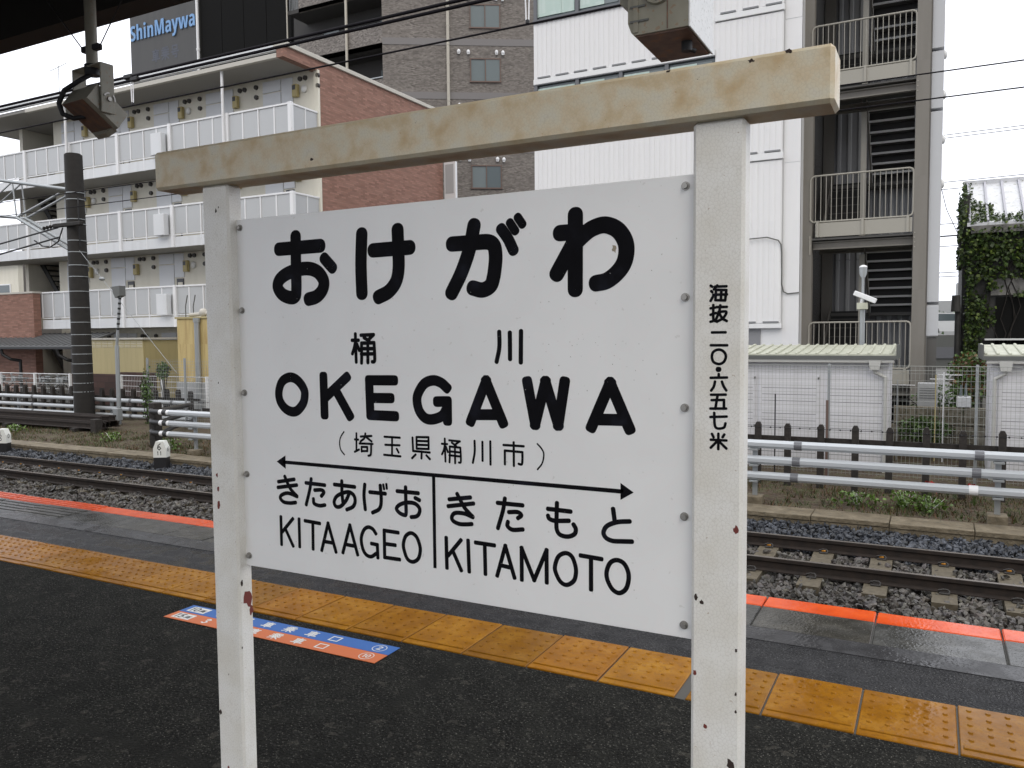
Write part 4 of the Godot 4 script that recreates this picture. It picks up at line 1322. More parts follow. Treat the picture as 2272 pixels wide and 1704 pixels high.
# ---------- pipes ----------
func build_pipes() -> void:
	var t := thing("pipe_run", "three pale cable pipes on low stands along the near fence", "pipes", Vector3(0, -1.06, -12.6), "lineside cable pipes")
	var o := t.position
	for k in 3:
		var y := -0.177 - 0.243 * k
		var m := MB.new()
		# square-shouldered ducts: an octagon with flats
		var p := PackedVector2Array()
		for i in 8:
			p.append(Vector2(-12.6 + cos(TAU * (i + 0.5) / 8) * 0.066, y + sin(TAU * (i + 0.5) / 8) * 0.066))
		m.profile(p, -15.3, 9.0)
		put(t, "pipe", m.mesh(), M.pipe, -o)
		m = MB.new()
		m.tube(Vector3(-15.3, y, -12.6), Vector3(-15.62, y, -12.6), 0.062, 0.062, 14)
		put(t, "pipe_end", m.mesh(), M.frame_white, -o)
		m = MB.new()
		m.tube(Vector3(-15.38, y, -12.6), Vector3(-15.5, y, -12.6), 0.072, 0.072, 14)
		put(t, "end_clamp", m.mesh(), M.pipe_black, -o)
		m = MB.new()
		m.path([Vector3(-15.62, y, -12.6), Vector3(-15.9, y, -12.62), Vector3(-16.3, y - 0.02, -12.9), Vector3(-16.9, y - 0.1 - 0.05 * k, -13.6), Vector3(-17.6, y - 0.15, -14.6), Vector3(-18.4, y - 0.2, -15.6), Vector3(-19.0, y - 0.24, -16.4)], 0.06, 10)
		put(t, "flexible_hose", m.mesh(), M.pipe_black, -o)
		for x: float in [-12.0, -9.8, -7.1, -4.1, -1.78 - 0.025 * k, 0.56 - 0.03 * k, 2.9, 5.2]:
			m = MB.new()
			m.tube(Vector3(x - 0.055, y, -12.6), Vector3(x + 0.055, y, -12.6), 0.071, 0.071, 8)
			put(t, "coupling", m.mesh(), M.frame_white if (k == 2 and absf(x - 0.5) < 0.1) else M.pipe_grey, -o)
	for x: float in [-14.6, -11.6, -8.8, -5.6, -2.42, 0.79, 4.0, 7.2]:
		var m := MB.new()
		m.span(Vector3(x - 0.035, -1.16, -12.72), Vector3(x + 0.035, -0.13, -12.67))
		for k in 3:
			m.bevel(Vector3(x, -0.262 - 0.243 * k, -12.62), Vector3(0.13, 0.03, 0.16), 0.004)
		put(t, "stand", m.mesh(), M.galv, -o)
		boxpart(t, "footing", Vector3(x - 0.12, -1.2, -12.8) - o, Vector3(x + 0.12, -0.98, -12.54) - o, M.concrete, 0.01)
	# the farther run
	t = thing("pipe_run", "three pale pipes along the far fence at left ending at the black hoses", "pipes", Vector3(-25, -1.0, -16.5), "lineside cable pipes")
	o = t.position
	for k in 3:
		var y: float = [-0.40, -0.66, -0.87][k]
		var m := MB.new()
		m.tube(Vector3(-60, y, -16.5), Vector3(-19.2, y, -16.5), 0.06, 0.06, 12)
		put(t, "pipe", m.mesh(), M.pipe, -o)
		for x: float in [-33.0, -28.8, -26.58, -24.17, -21.72, -19.9]:
			m = MB.new()
			m.tube(Vector3(x - 0.05, y, -16.5), Vector3(x + 0.05, y, -16.5), 0.067, 0.067, 12)
			put(t, "coupling", m.mesh(), M.pipe_grey, -o)
	for x: float in [-34.0, -30.6, -27.6, -24.6, -22.8, -20.6]:
		boxpart(t, "stand", Vector3(x - 0.04, -1.05, -16.66) - o, Vector3(x + 0.04, -0.34, -16.59) - o, M.galv)
	# old rails kept on wooden rests
	t = thing("rail_stack", "stack of rusty spare rails lying on wooden rests at left", "rails", Vector3(-26, -1.05, -14.5))
	o = t.position
	for k in 7:
		var m := MB.new()
		var z := -14.2 - (k % 4) * 0.2 - (0.1 if k > 3 else 0.0)
		var y := -0.86 + (0.17 if k > 3 else 0.0)
		m.profile(PackedVector2Array([Vector2(z - 0.065, y - 0.08), Vector2(z + 0.065, y - 0.08), Vector2(z + 0.062, y - 0.068), Vector2(z + 0.012, y - 0.05), Vector2(z + 0.01, y + 0.03), Vector2(z + 0.034, y + 0.042), Vector2(z + 0.034, y + 0.08), Vector2(z - 0.034, y + 0.08), Vector2(z - 0.034, y + 0.042), Vector2(z - 0.01, y + 0.03), Vector2(z - 0.012, y - 0.05), Vector2(z - 0.062, y - 0.068)]), -52.0, -19.9 - 0.25 * rng.randf())
		put(t, "rail", m.mesh(), M.rail, -o)
	for x: float in [-34.0, -30.5, -27.2, -24.0, -20.9]:
		boxpart(t, "wooden_rest", Vector3(x - 0.1, -1.1, -15.1) - o, Vector3(x + 0.1, -0.94, -14.0) - o, M.old_wood)
	boxpart(t, "stop_post", Vector3(-20.12, -1.15, -14.2) - o, Vector3(-19.9, -0.66, -14.0) - o, M.old_wood, 0.01)
	boxpart(t, "stop_post", Vector3(-16.5, -1.15, -13.2) - o, Vector3(-16.28, -0.02, -12.98) - o, M.old_wood, 0.02)

# ---------- fences ----------
func picket(h: float, w: float, d: float) -> ArrayMesh:
	var m := MB.new()
	m.prism(PackedVector2Array([Vector2(-w / 2, 0), Vector2(w / 2, 0), Vector2(w / 2, h - w * 0.5), Vector2(w * 0.25, h), Vector2(-w * 0.25, h), Vector2(-w / 2, h - w * 0.5)]), -d / 2, d / 2)
	return m.mesh()

func build_fences() -> void:
	var t := thing("sleeper_fence", "dark fence of pointed old sleepers behind the near pipes", "fence", Vector3(-6, -1.1, -14.0), "sleeper fences")
	var pm := picket(1.11, 0.10, 0.09)
	for i in 34:
		var x := -2.64 + (12 - i) * 0.507
		if x > 3.2:
			continue
		put(t, "post", pm, M.old_wood, Vector3(x + 6.0 + rng.randf_range(-0.012, 0.012), rng.randf_range(-0.02, 0.02), 0), Basis(Vector3(0, 0, 1), rng.randf_range(-0.012, 0.012)))
	boxpart(t, "rail", Vector3(-9.9, 0.80, -0.085), Vector3(12, 0.88, -0.047), M.old_wood)
	boxpart(t, "rail", Vector3(-9.9, 0.42, -0.085), Vector3(12, 0.49, -0.047), M.old_wood)
	var m := MB.new()
	m.tube(Vector3(-9.9, 1.03, 0.05), Vector3(12, 1.03, 0.05), 0.004, 0.004, 4)
	for i in 140:
		m.box(Vector3(-9.9 + i * 0.155, 1.03, 0.05), Vector3(0.02, 0.02, 0.02), Basis(Vector3(1, 1, 0).normalized(), i))
	put(t, "barbed_wire", m.mesh(), M.cable)
	t = thing("sleeper_fence", "dark fence of pointed old sleepers along the flats at left", "fence", Vector3(-24, -1.0, -17.0), "sleeper fences")
	pm = picket(0.93, 0.13, 0.1)
	for i in 40:
		put(t, "post", pm, M.old_wood, Vector3(-4.85 + (18 - i) * 0.507 + rng.randf_range(-0.012, 0.012), rng.randf_range(-0.02, 0.02), 0))
	boxpart(t, "rail", Vector3(-14, 0.60, -0.09), Vector3(4.6, 0.68, -0.052), M.old_wood)
	boxpart(t, "rail", Vector3(-14, 0.3, -0.09), Vector3(4.6, 0.37, -0.052), M.old_wood)
	# wire mesh fence in front of the sheds
	t = thing("mesh_fence", "tall galvanised wire mesh fence in front of the pale sheds", "fence", Vector3(0, -1.0, -15.0))
	var o := t.position
	m = MB.new()
	for i in 260:
		m.tube(Vector3(-12 + i * 0.062, -0.95, -15.0), Vector3(-12 + i * 0.062, 0.93, -15.0), 0.0025, 0.0025, 3, false)
	for i in 16:
		m.tube(Vector3(-12, -0.92 + i * 0.115, -15.004), Vector3(4.2, -0.92 + i * 0.115, -15.004), 0.003, 0.003, 3, false)
	m.path([Vector3(-12, 0.86, -14.97), Vector3(4.2, 0.86, -14.97)], 0.004, 4)
	m.path([Vector3(-12, 0.93, -15.0), Vector3(4.2, 0.93, -15.0)], 0.005, 4)
	var wires := put(t, "wire_mesh", m.mesh(), M.mesh_wire, -o)
	wires.set_meta("kind", "stuff")
	for x: float in [-9.6, -7.6, -5.6, -3.6, -1.63, 0.61, 2.6]:
		m = MB.new()
		m.tube(Vector3(x, -1.05, -15.05), Vector3(x, 0.96, -15.05), 0.024, 0.024, 10)
		put(t, "post", m.mesh(), M.galv, -o)
	boxpart(t, "stake", Vector3(-1.66, -1.05, -14.95) - o, Vector3(-1.62, 0.33, -14.91) - o, M.window_frame)
	boxpart(t, "stake", Vector3(-2.52, -1.05, -14.95) - o, Vector3(-2.50, 0.42, -14.93) - o, M.cable)
	# white garden fence at left
	t = thing("white_rail_fence", "white mesh garden fence in front of the flats", "fence", Vector3(-25, -0.9, -17.6))
	o = t.position
	for sec: Array in [[-36.5, -26.28], [-23.65, -17.0]]:
		m = MB.new()
		var a: float = sec[0]
		var b: float = sec[1]
		for y: float in [0.29, 0.12, -0.05, -0.22, -0.39, -0.56]:
			m.tube(Vector3(a, y, -17.6), Vector3(b, y, -17.6), 0.014 if y > 0.2 else 0.007, -1.0, 5)
		var x := a
		while x < b:
			m.tube(Vector3(x, -0.8, -17.605), Vector3(x, 0.29, -17.605), 0.003, 0.003, 3, false)
			x += 0.075
		put(t, "rails", m.mesh(), M.white_paint, -o)
	for x: float in [-34.4, -32.32, -30.28, -28.24, -26.28, -23.65, -21.67, -19.7]:
		boxpart(t, "post", Vector3(x - 0.04, -0.9, -17.66) - o, Vector3(x + 0.04, 0.31, -17.58) - o, M.white_paint, 0.006)
	# open wire gate by the yellow tank
	t = thing("mesh_fence", "thin rusting mesh fence in front of the yellow tank", "fence", Vector3(-19, -1.0, -16.0))
	o = t.position
	m = MB.new()
	for i in 40:
		m.tube(Vector3(-20.3 + i * 0.075, -1.0, -16.0), Vector3(-20.3 + i * 0.075, 0.9, -16.0), 0.0028, 0.0028, 3, false)
	for i in 22:
		m.tube(Vector3(-20.3, -0.95 + i * 0.085, -16.0), Vector3(-17.3, -0.95 + i * 0.085, -16.0), 0.0028, 0.0028, 3, false)
	put(t, "wire_mesh", m.mesh(), M.galv, -o).set_meta("kind", "stuff")
	for x: float in [-20.3, -18.75]:
		m = MB.new()
		m.tube(Vector3(x, -1.05, -16.0), Vector3(x, 0.93, -16.0), 0.035, 0.035, 8)
		put(t, "post", m.mesh(), M.galv, -o)

# ---------- the flats at left ----------
func build_flats() -> void:
	var t := thing("apartment_block", "cream apartment block with white access balconies and red brick end wall", "building", Vector3(-27, -0.84, -22))
	var o := t.position
	var fl := [-0.86, 2.15, 4.99, 7.83]
	boxpart(t, "wall", Vector3(-32.86, -0.84, -22.3) - o, Vector3(-18.62, 10.5, -21.75) - o, M.cream)
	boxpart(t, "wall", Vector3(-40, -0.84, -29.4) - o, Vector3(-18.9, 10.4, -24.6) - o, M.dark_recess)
	boxpart(t, "wall", Vector3(-35.2, -0.84, -24.6) - o, Vector3(-34.98, 10.5, -21.75) - o, M.cream)
	# brick end wall
	var m := MB.new()
	m.span(Vector3(-18.9, -0.84, -29.5), Vector3(-18.60, 10.76, -21.76))
	put(t, "brick_end_wall", m.mesh(), M.gable, -o)
	boxpart(t, "corner_trim", Vector3(-18.75, -0.84, -21.78) - o, Vector3(-18.57, 10.45, -21.68) - o, M.cream)
	boxpart(t, "wall_coping", Vector3(-18.98, 10.76, -29.6) - o, Vector3(-18.52, 10.9, -20.05) - o, M.coping, 0.01)
	m = MB.new()
	m.prism(PackedVector2Array([Vector2(0, 0), Vector2(0.28, 0), Vector2(0.28, 0.33), Vector2(0, 0.33)]), -1.68, 0)
	put(t, "brick_gable_end", m.mesh(), M.gable, Vector3(-18.88, 10.43, -20.1) - o)
	# roof
	boxpart(t, "roof_slab", Vector3(-37.0, 10.5, -29.4) - o, Vector3(-18.9, 10.62, -20.2) - o, M.soffit)
	boxpart(t, "roof_fascia", Vector3(-37.0, 10.66, -20.2) - o, Vector3(-18.9, 10.92, -20.08) - o, M.fascia)
	boxpart(t, "roof_gutter", Vector3(-32.1, 10.44, -20.25) - o, Vector3(-18.9, 10.58, -20.1) - o, M.coping)
	# units, floor by floor
	var door := MB.new()
	door.bevel(Vector3.ZERO, Vector3(0.82, 2.0, 0.04), 0.004)
	var trans := MB.new()
	trans.bevel(Vector3.ZERO, Vector3(0.82, 0.38, 0.04), 0.004)
	var sidep := MB.new()
	sidep.bevel(Vector3.ZERO, Vector3(0.5, 0.9, 0.04), 0.004)
	var hatch := MB.new()
	hatch.bevel(Vector3.ZERO, Vector3(0.36, 1.3, 0.05), 0.004)
	var hatch_in := MB.new()
	hatch_in.bevel(Vector3.ZERO, Vector3(0.26, 1.1, 0.02), 0.004)
	var meter := MB.new()
	meter.bevel(Vector3.ZERO, Vector3(0.22, 0.42, 0.14), 0.01)
	var dial := MB.new()
	dial.bevel(Vector3.ZERO, Vector3(0.13, 0.15, 0.02), 0.004)
	var vent := MB.new()
	vent.tube(Vector3.ZERO, Vector3(0, 0, 0.07), 0.085, 0.075, 12)
	var globe := MB.new()
	globe.ball(Vector3.ZERO, Vector3(0.13, 0.13, 0.08), 12, 8)
	var handle := MB.new()
	handle.bevel(Vector3.ZERO, Vector3(0.03, 0.2, 0.05), 0.004)
	var ms := [door.mesh(), trans.mesh(), sidep.mesh(), hatch.mesh(), hatch_in.mesh(), meter.mesh(), dial.mesh(), vent.mesh(), globe.mesh(), handle.mesh()]
	for f in 4:
		var y: float = fl[f]
		for k in 5:
			var x := -21.1 - 2.8 * k
			var z := -21.73
			var dr := put(t, "door", ms[0], M.door, Vector3(x + 0.43, y + 1.14, z) - o)
			put(dr, "handle", ms[9], M.door_dark, Vector3(0.34, 0.05, 0.04))
			put(t, "transom", ms[1], M.door, Vector3(x + 0.43, y + 2.37, z) - o)
			put(t, "side_panel", ms[2], M.door, Vector3(x + 1.13, y + 2.1, z) - o)
			var hp := put(t, "service_hatch", ms[3], M.door_dark, Vector3(x + 1.16, y + 0.95, z) - o)
			put(hp, "hatch_door", ms[4], M.cream, Vector3(0.02, -0.04, 0.026))
			var mt := put(t, "electric_meter", ms[5], M.meter, Vector3(x + 1.56, y + 2.05, z + 0.06) - o)
			put(mt, "dial", ms[6], M.door_dark, Vector3(-0.02, 0.1, 0.075))
			for p: Vector2 in [Vector2(1.72, 2.44), Vector2(1.95, 2.44), Vector2(2.50, 2.44), Vector2(2.50, 2.10)]:
				put(t, "vent_cap", ms[7], M.vent, Vector3(x + p.x, y + p.y, -21.75) - o)
			if k % 2 == 0:
				put(t, "wall_lamp", ms[8], M.lamp, Vector3(x + 1.9, y + 2.08, -21.72) - o)
	# access balconies
	var lightp := MB.new()
	lightp.bevel(Vector3.ZERO, Vector3(0.63, 0.94, 0.012), 0.002)
	var lpm := lightp.mesh()
	var mull := MB.new()
	mull.bevel(Vector3.ZERO, Vector3(0.055, 1.02, 0.04), 0.004)
	var mum := mull.mesh()
	var thin := MB.new()
	thin.bevel(Vector3.ZERO, Vector3(0.05, 1.46, 0.06), 0.004)
	var thm := thin.mesh()
	var thick := MB.new()
	thick.bevel(Vector3.ZERO, Vector3(0.15, 1.50, 0.13), 0.008)
	var tkm := thick.mesh()
	for f in 3:
		var yb := 1.90 + 2.84 * f
		var xl := -38.3 if f > 0 else -31.95
		boxpart(t, "balcony_slab", Vector3(xl, yb, -21.75) - o, Vector3(-18.62, yb + 0.2, -20.42) - o, M.soffit)
		boxpart(t, "balcony_fascia", Vector3(xl, yb, -20.42) - o, Vector3(-18.62, yb + 0.36, -20.36) - o, M.fascia)
		boxpart(t, "balcony_fascia", Vector3(-18.68, yb, -21.7) - o, Vector3(-18.60, yb + 0.36, -20.42) - o, M.fascia)
		boxpart(t, "handrail", Vector3(xl, yb + 1.42, -20.43) - o, Vector3(-18.60, yb + 1.48, -20.35) - o, M.frame_white, 0.006)
		boxpart(t, "bottom_rail", Vector3(xl, yb + 0.41, -20.41) - o, Vector3(-18.62, yb + 0.45, -20.37) - o, M.frame_white)
		boxpart(t, "handrail", Vector3(-18.66, yb + 1.42, -21.7) - o, Vector3(-18.60, yb + 1.48, -20.43) - o, M.frame_white, 0.006)
		boxpart(t, "bottom_rail", Vector3(-18.65, yb + 0.41, -21.7) - o, Vector3(-18.61, yb + 0.45, -20.43) - o, M.frame_white)
		for k in 2:
			put(t, "balcony_panel", lpm, M.panel, Vector3(-18.63, yb + 0.94, -20.75 - k * 0.66) - o, Basis(Vector3.UP, PI * 0.5))
		put(t, "mullion", mum, M.frame_white, Vector3(-18.63, yb + 0.94, -21.08) - o)
		for k in 8:
			var x := -18.61 - 2.81 * k
			if x < xl - 0.1:
				break
			put(t, "balcony_post", tkm, M.frame_white, Vector3(x, yb + 0.74, -20.38) - o)
			if x - 2.8 < xl - 2.9:
				break
			put(t, "balcony_stile", thm, M.frame_white, Vector3(x - 1.405, yb + 0.72, -20.39) - o)
			for h in 2:
				var hx := x - h * 1.405
				put(t, "mullion", mum, M.frame_white, Vector3(hx - 0.70, yb + 0.94, -20.385) - o)
				for q in 2:
					put(t, "balcony_panel", lpm, M.panel, Vector3(hx - 0.37 - q * 0.665, yb + 0.94, -20.39) - o)
		boxpart(t, "balcony_equipment_box", Vector3(-24.95, yb + 0.42, -20.33) - o, Vector3(-24.4, yb + 1.18, -20.12) - o, M.fascia, 0.01)
	for k in 3:
		var ry := 1.57 + 2.84 * k
		boxpart(t, "rear_balcony_frame", Vector3(-18.6, ry - 0.1, -29.75) - o, Vector3(-18.05, ry + 1.55, -29.6) - o, M.frame_white)
		boxpart(t, "rear_balcony_panel", Vector3(-18.53, ry + 0.25, -29.6) - o, Vector3(-18.13, ry + 1.45, -29.585) - o, M.panel)
	# rain pipes
	for x: float in [-21.5, -29.87]:
		m = MB.new()
		m.tube(Vector3(x, -0.84, -20.27), Vector3(x, 10.5, -20.27), 0.05, 0.05, 8)
		put(t, "rain_pipe", m.mesh(), M.frame_white, -o)
	# stair bay at the left end
	for f in 3:
		var y: float = fl[f]
		boxpart(t, "stair_landing", Vector3(-34.98, y + 2.6, -23.0) - o, Vector3(-32.86, y + 2.8, -21.76) - o, M.soffit)
		for k in 11:
			m = MB.new()
			m.bevel(Vector3(-32.95 - k * 0.19, y + 0.15 + k * 0.245, -22.9), Vector3(0.26, 0.05, 1.1), 0.004)
			put(t, "stair_step", m.mesh(), M.stair_dark, -o)
		m = MB.new()
		m.prism(PackedVector2Array([Vector2(-32.9, y + 0.0), Vector2(-32.9, y + 0.3), Vector2(-35.0, y + 2.95), Vector2(-35.0, y + 2.6)]), -22.34, -22.28)
		put(t, "stair_stringer", m.mesh(), M.stair_dark, -o)
	m = MB.new()
	m.span(Vector3(-38.0, -0.84, -20.3), Vector3(-31.95, 3.33, -20.0))
	put(t, "brick_screen_wall", m.mesh(), M.gable, -o)
	boxpart(t, "screen_wall_coping", Vector3(-38.0, 3.33, -20.33) - o, Vector3(-31.93, 3.40, -19.97) - o, M.coping)
	t = thing("neighbour_house", "cream house seen under the balcony at the left edge", "house", Vector3(-62, -0.84, -34))
	boxpart(t, "wall", Vector3(-6, 0, -8), Vector3(6.15, 7.5, 0), M.cream)
	boxpart(t, "roof", Vector3(-6.5, 7.5, -8.5), Vector3(6.4, 7.7, 0.4), M.grey_roof)
	var hw := boxpart(t, "window", Vector3(2.9, 5.0, 0.0), Vector3(5.3, 6.15, 0.06), M.frame_white)
	boxpart(hw, "pane", Vector3(3.0, 5.08, 0.06), Vector3(5.2, 6.07, 0.07), M.glass)
	# the small antenna on the roof
	t = thing("roof_antenna", "thin fish-bone television antenna on the flat roof at left", "antenna", Vector3(-35.7, 10.62, -24.0))
	m = MB.new()
	m.tube(Vector3.ZERO, Vector3(0, 3.3, 0), 0.022, 0.018, 6)
	put(t, "mast", m.mesh(), M.galv)
	m = MB.new()
	m.tube(Vector3(-0.65, 3.15, 0), Vector3(0.6, 3.32, 0), 0.014, 0.014, 5)
	for k in 9:
		var p := Vector3(-0.65, 3.15, 0).lerp(Vector3(0.6, 3.32, 0), k / 8.0)
		m.tube(p + Vector3(0, 0, -0.18), p + Vector3(0, 0, 0.18), 0.006, 0.006, 4)
	put(t, "boom", m.mesh(), M.galv)

# ---------- grey tiled block of flats behind ----------
func window(t: Node, at: Vector3, b: Basis, w: float, h: float, dark_right: bool) -> void:
	var m := MB.new()
	for e: Array in [[Vector3(0, h / 2, 0), Vector3(w + 0.1, 0.06, 0.08)], [Vector3(0, -h / 2, 0.01), Vector3(w + 0.14, 0.07, 0.1)], [Vector3(-w / 2, 0, 0), Vector3(0.05, h - 0.06, 0.08)], [Vector3(w / 2, 0, 0), Vector3(0.05, h - 0.06, 0.08)]]:
		m.box(e[0], e[1])
	var fr := put(t, "window", m.mesh(), M.window_frame, at, b)
	for s in 2:
		m = MB.new()
		m.box(Vector3.ZERO, Vector3(w / 2 - 0.03, h - 0.06, 0.02))
		put(fr, "pane", m.mesh(), (M.glass if dark_right else M.glass_pale) if s == 1 else M.glass_pale, Vector3((s - 0.5) * w * 0.5, 0, -0.02 if s == 0 else 0.005))
	m = MB.new()
	m.box(Vector3.ZERO, Vector3(0.05, h - 0.06, 0.05))
	put(fr, "sash_bar", m.mesh(), M.window_frame, Vector3(0, 0, 0.012))

func build_mansion() -> void:
	var t := thing("tiled_apartment_tower", "tall grey tiled apartment tower with small windows behind the brick end wall", "building", Vector3(-26.74, -0.84, -36.5))
	var dir := Vector3(0.853, 0, -0.522).normalized()
	var nrm := Vector3(0.522, 0, 0.853).normalized()
	var b := Basis(dir, Vector3.UP, nrm)
	var m := MB.new()
	m.box(Vector3(8.0, 13.0, -5.0), Vector3(16.0, 26.0, 10.0))
	put(t, "tiled_wing", m.mesh(), M.mansion, Vector3.ZERO, b)
	for k in 9:
		var y := 16.69 + (k - 6) * 2.86
		m = MB.new()
		m.box(Vector3(8.0, y + 1.5, 0.012), Vector3(16.0, 0.36, 0.03))
		put(t, "floor_band", m.mesh(), M.mansion_band, Vector3.ZERO, b)
	var xs := [0.0]
	for k in 9:
		# window rows, counted from the street
		var yc := 16.69 + (k - 6) * 2.86
		window(t, b * Vector3(5.54, yc, 0.03), b, 1.6, 1.22, k == 4)
		for p: Vector2 in [Vector2(4.1, 0.98), Vector2(4.62, 0.96), Vector2(6.15, 0.96), Vector2(6.5, 0.94)]:
			m = MB.new()
			m.ball(Vector3.ZERO, Vector3(0.1, 0.13, 0.13), 10, 6)
			m.box(Vector3(0, -0.10, 0.02), Vector3(0.13, 0.06, 0.1))
			put(t, "vent_hood", m.mesh(), M.frame_white, b * Vector3(p.x, yc + p.y, 0.06), b)
	m = MB.new()
	m.tube(Vector3(3.52, 0, 0.1), Vector3(3.52, 26, 0.1), 0.085, 0.085, 8)
	for k in 26:
		m.tube(Vector3(3.52, k * 1.0, 0.1), Vector3(3.52, k * 1.0 + 0.06, 0.1), 0.1, 0.1, 8)
	put(t, "rain_pipe", m.mesh(), M.downpipe, Vector3.ZERO, b)
	# wing with open access balconies, parallel to the track
	boxpart(t, "back_wall", Vector3(-7.6, 0, -6), Vector3(0.0, 26, -1.6), M.mansion_dark)
	for k in 9:
		var y := 0.95 + 2.86 * k
		boxpart(t, "balcony_slab", Vector3(-6.6, y - 0.22, -1.6), Vector3(0.0, y, 0.0), M.mansion_dark)
		boxpart(t, "balcony_parapet", Vector3(-5.8, y - 0.22, -0.14), Vector3(0.0, y + 0.95, 0.0), M.mansion)
		boxpart(t, "handrail", Vector3(-5.8, y + 1.05, -0.10), Vector3(0.0, y + 1.1, -0.04), M.galv)
		m = MB.new()
		for i in 8:
			m.tube(Vector3(-6.5 + i * 0.1, y - 0.2, -0.06), Vector3(-6.5 + i * 0.1, y + 1.1, -0.06), 0.014, 0.014, 5)
		put(t, "railing", m.mesh(), M.galv)
		boxpart(t, "electric_meter", Vector3(-3.35, y + 1.35, -1.6), Vector3(-3.15, y + 1.75, -1.48), M.meter)
		boxpart(t, "door", Vector3(-1.25, y, -1.6), Vector3(-0.35, y + 2.0, -1.56), M.glass)
		boxpart(t, "window", Vector3(-5.3, y + 1.0, -1.6), Vector3(-4.2, y + 1.9, -1.56), M.glass)
	m = MB.new()
	m.tube(Vector3(-2.35, 0, 0.08), Vector3(-2.35, 26, 0.08), 0.075, 0.075, 8)
	put(t, "rain_pipe", m.mesh(), M.downpipe)
	m = MB.new()
	m.tube(Vector3(-6.6, 0, 0.08), Vector3(-6.6, 26, 0.08), 0.04, 0.04, 6)
	put(t, "rain_pipe", m.mesh(), M.downpipe)

# ---------- parking tower ----------
func build_tower() -> void:
	var t := thing("parking_tower", "black clad parking tower with a blue company name on its grey sign panel", "building", Vector3(-53, -0.84, -48))
	var o := t.position
	boxpart(t, "core", Vector3(-61.4, -0.84, -60) - o, Vector3(-43.6, 31, -48.25) - o, M.tower_black)
	for k in 4:
		boxpart(t, "black_panel", Vector3(-53.1 + k * 2.36 + (0.02 if k else 0.02), -0.84, -48.25) - o, Vector3(-53.1 + (k + 1) * 2.36 - 0.03, 31, -48.0) - o, M.tower_black)
	for k in 5:
		var row := 6.0 * k
		boxpart(t, "grey_panel", Vector3(-61.5, row, -48.25) - o, Vector3(-53.2, row + 5.96, -47.98) - o, M.tower_grey)
	var m := MB.new()
	m.tube(Vector3(-53.28, -0.84, -47.85), Vector3(-53.28, 28.9, -47.85), 0.115, 0.115, 8)
	for k in 7:
		m.tube(Vector3(-53.28, 3.0 + k * 3.6, -47.85), Vector3(-53.28, 3.2 + k * 3.6, -47.85), 0.15, 0.15, 8)
	put(t, "white_pipe", m.mesh(), M.frame_white, -o)
	var tm := TextMesh.new()
	var f := SystemFont.new()
	f.font_names = PackedStringArray(["Droid Sans"])
	f.font_weight = 700
	tm.font = f
	tm.text = "ShinMaywa"
	tm.horizontal_alignment = HORIZONTAL_ALIGNMENT_CENTER
	tm.font_size = 100
	tm.pixel_size = 0.0138
	tm.depth = 0.05
	var bb := tm.get_aabb()
	var sx := 7.75 / bb.size.x
	var sy := 1.72 / bb.size.y
	put(t, "company_name", tm, M.sign_blue, Vector3(-57.5 - bb.get_center().x * sx, 27.15 - bb.get_center().y * sy, -47.9) - o, Basis.from_scale(Vector3(sx, sy, 1)))
	# faded second and third lines, too worn to read
	m = MB.new()
	for k in 3:
		glyphs([[["car", "ride", "issue"][k], -58.9 + k * 1.15, 24.6, 0.95, 1.0, 0.12]], m)
	for k in 5:
		glyphs([[["issue", "1", "mouth", "3", "both"][k], -58.2 + k * 1.0, 22.6, 0.8, 0.9, 0.12]], m)
	put(t, "faded_lettering", m.mesh(), M.sign_faint, Vector3(0, 0, -47.97) - o)

# ---------- white clad building and its steel stair ----------
func clad_panel(w: float, h: float) -> ArrayMesh:
	# a sheet with shallow vertical ribs
	var m := MB.new()
	m.box(Vector3.ZERO, Vector3(w, h, 0.04))
	var k := 4
	for i in k:
		m.bevel(Vector3((i - (k - 1) * 0.5) * w / k, 0, 0.023), Vector3(w / k * 0.62, h - 0.02, 0.010), 0.003)
	return m.mesh()

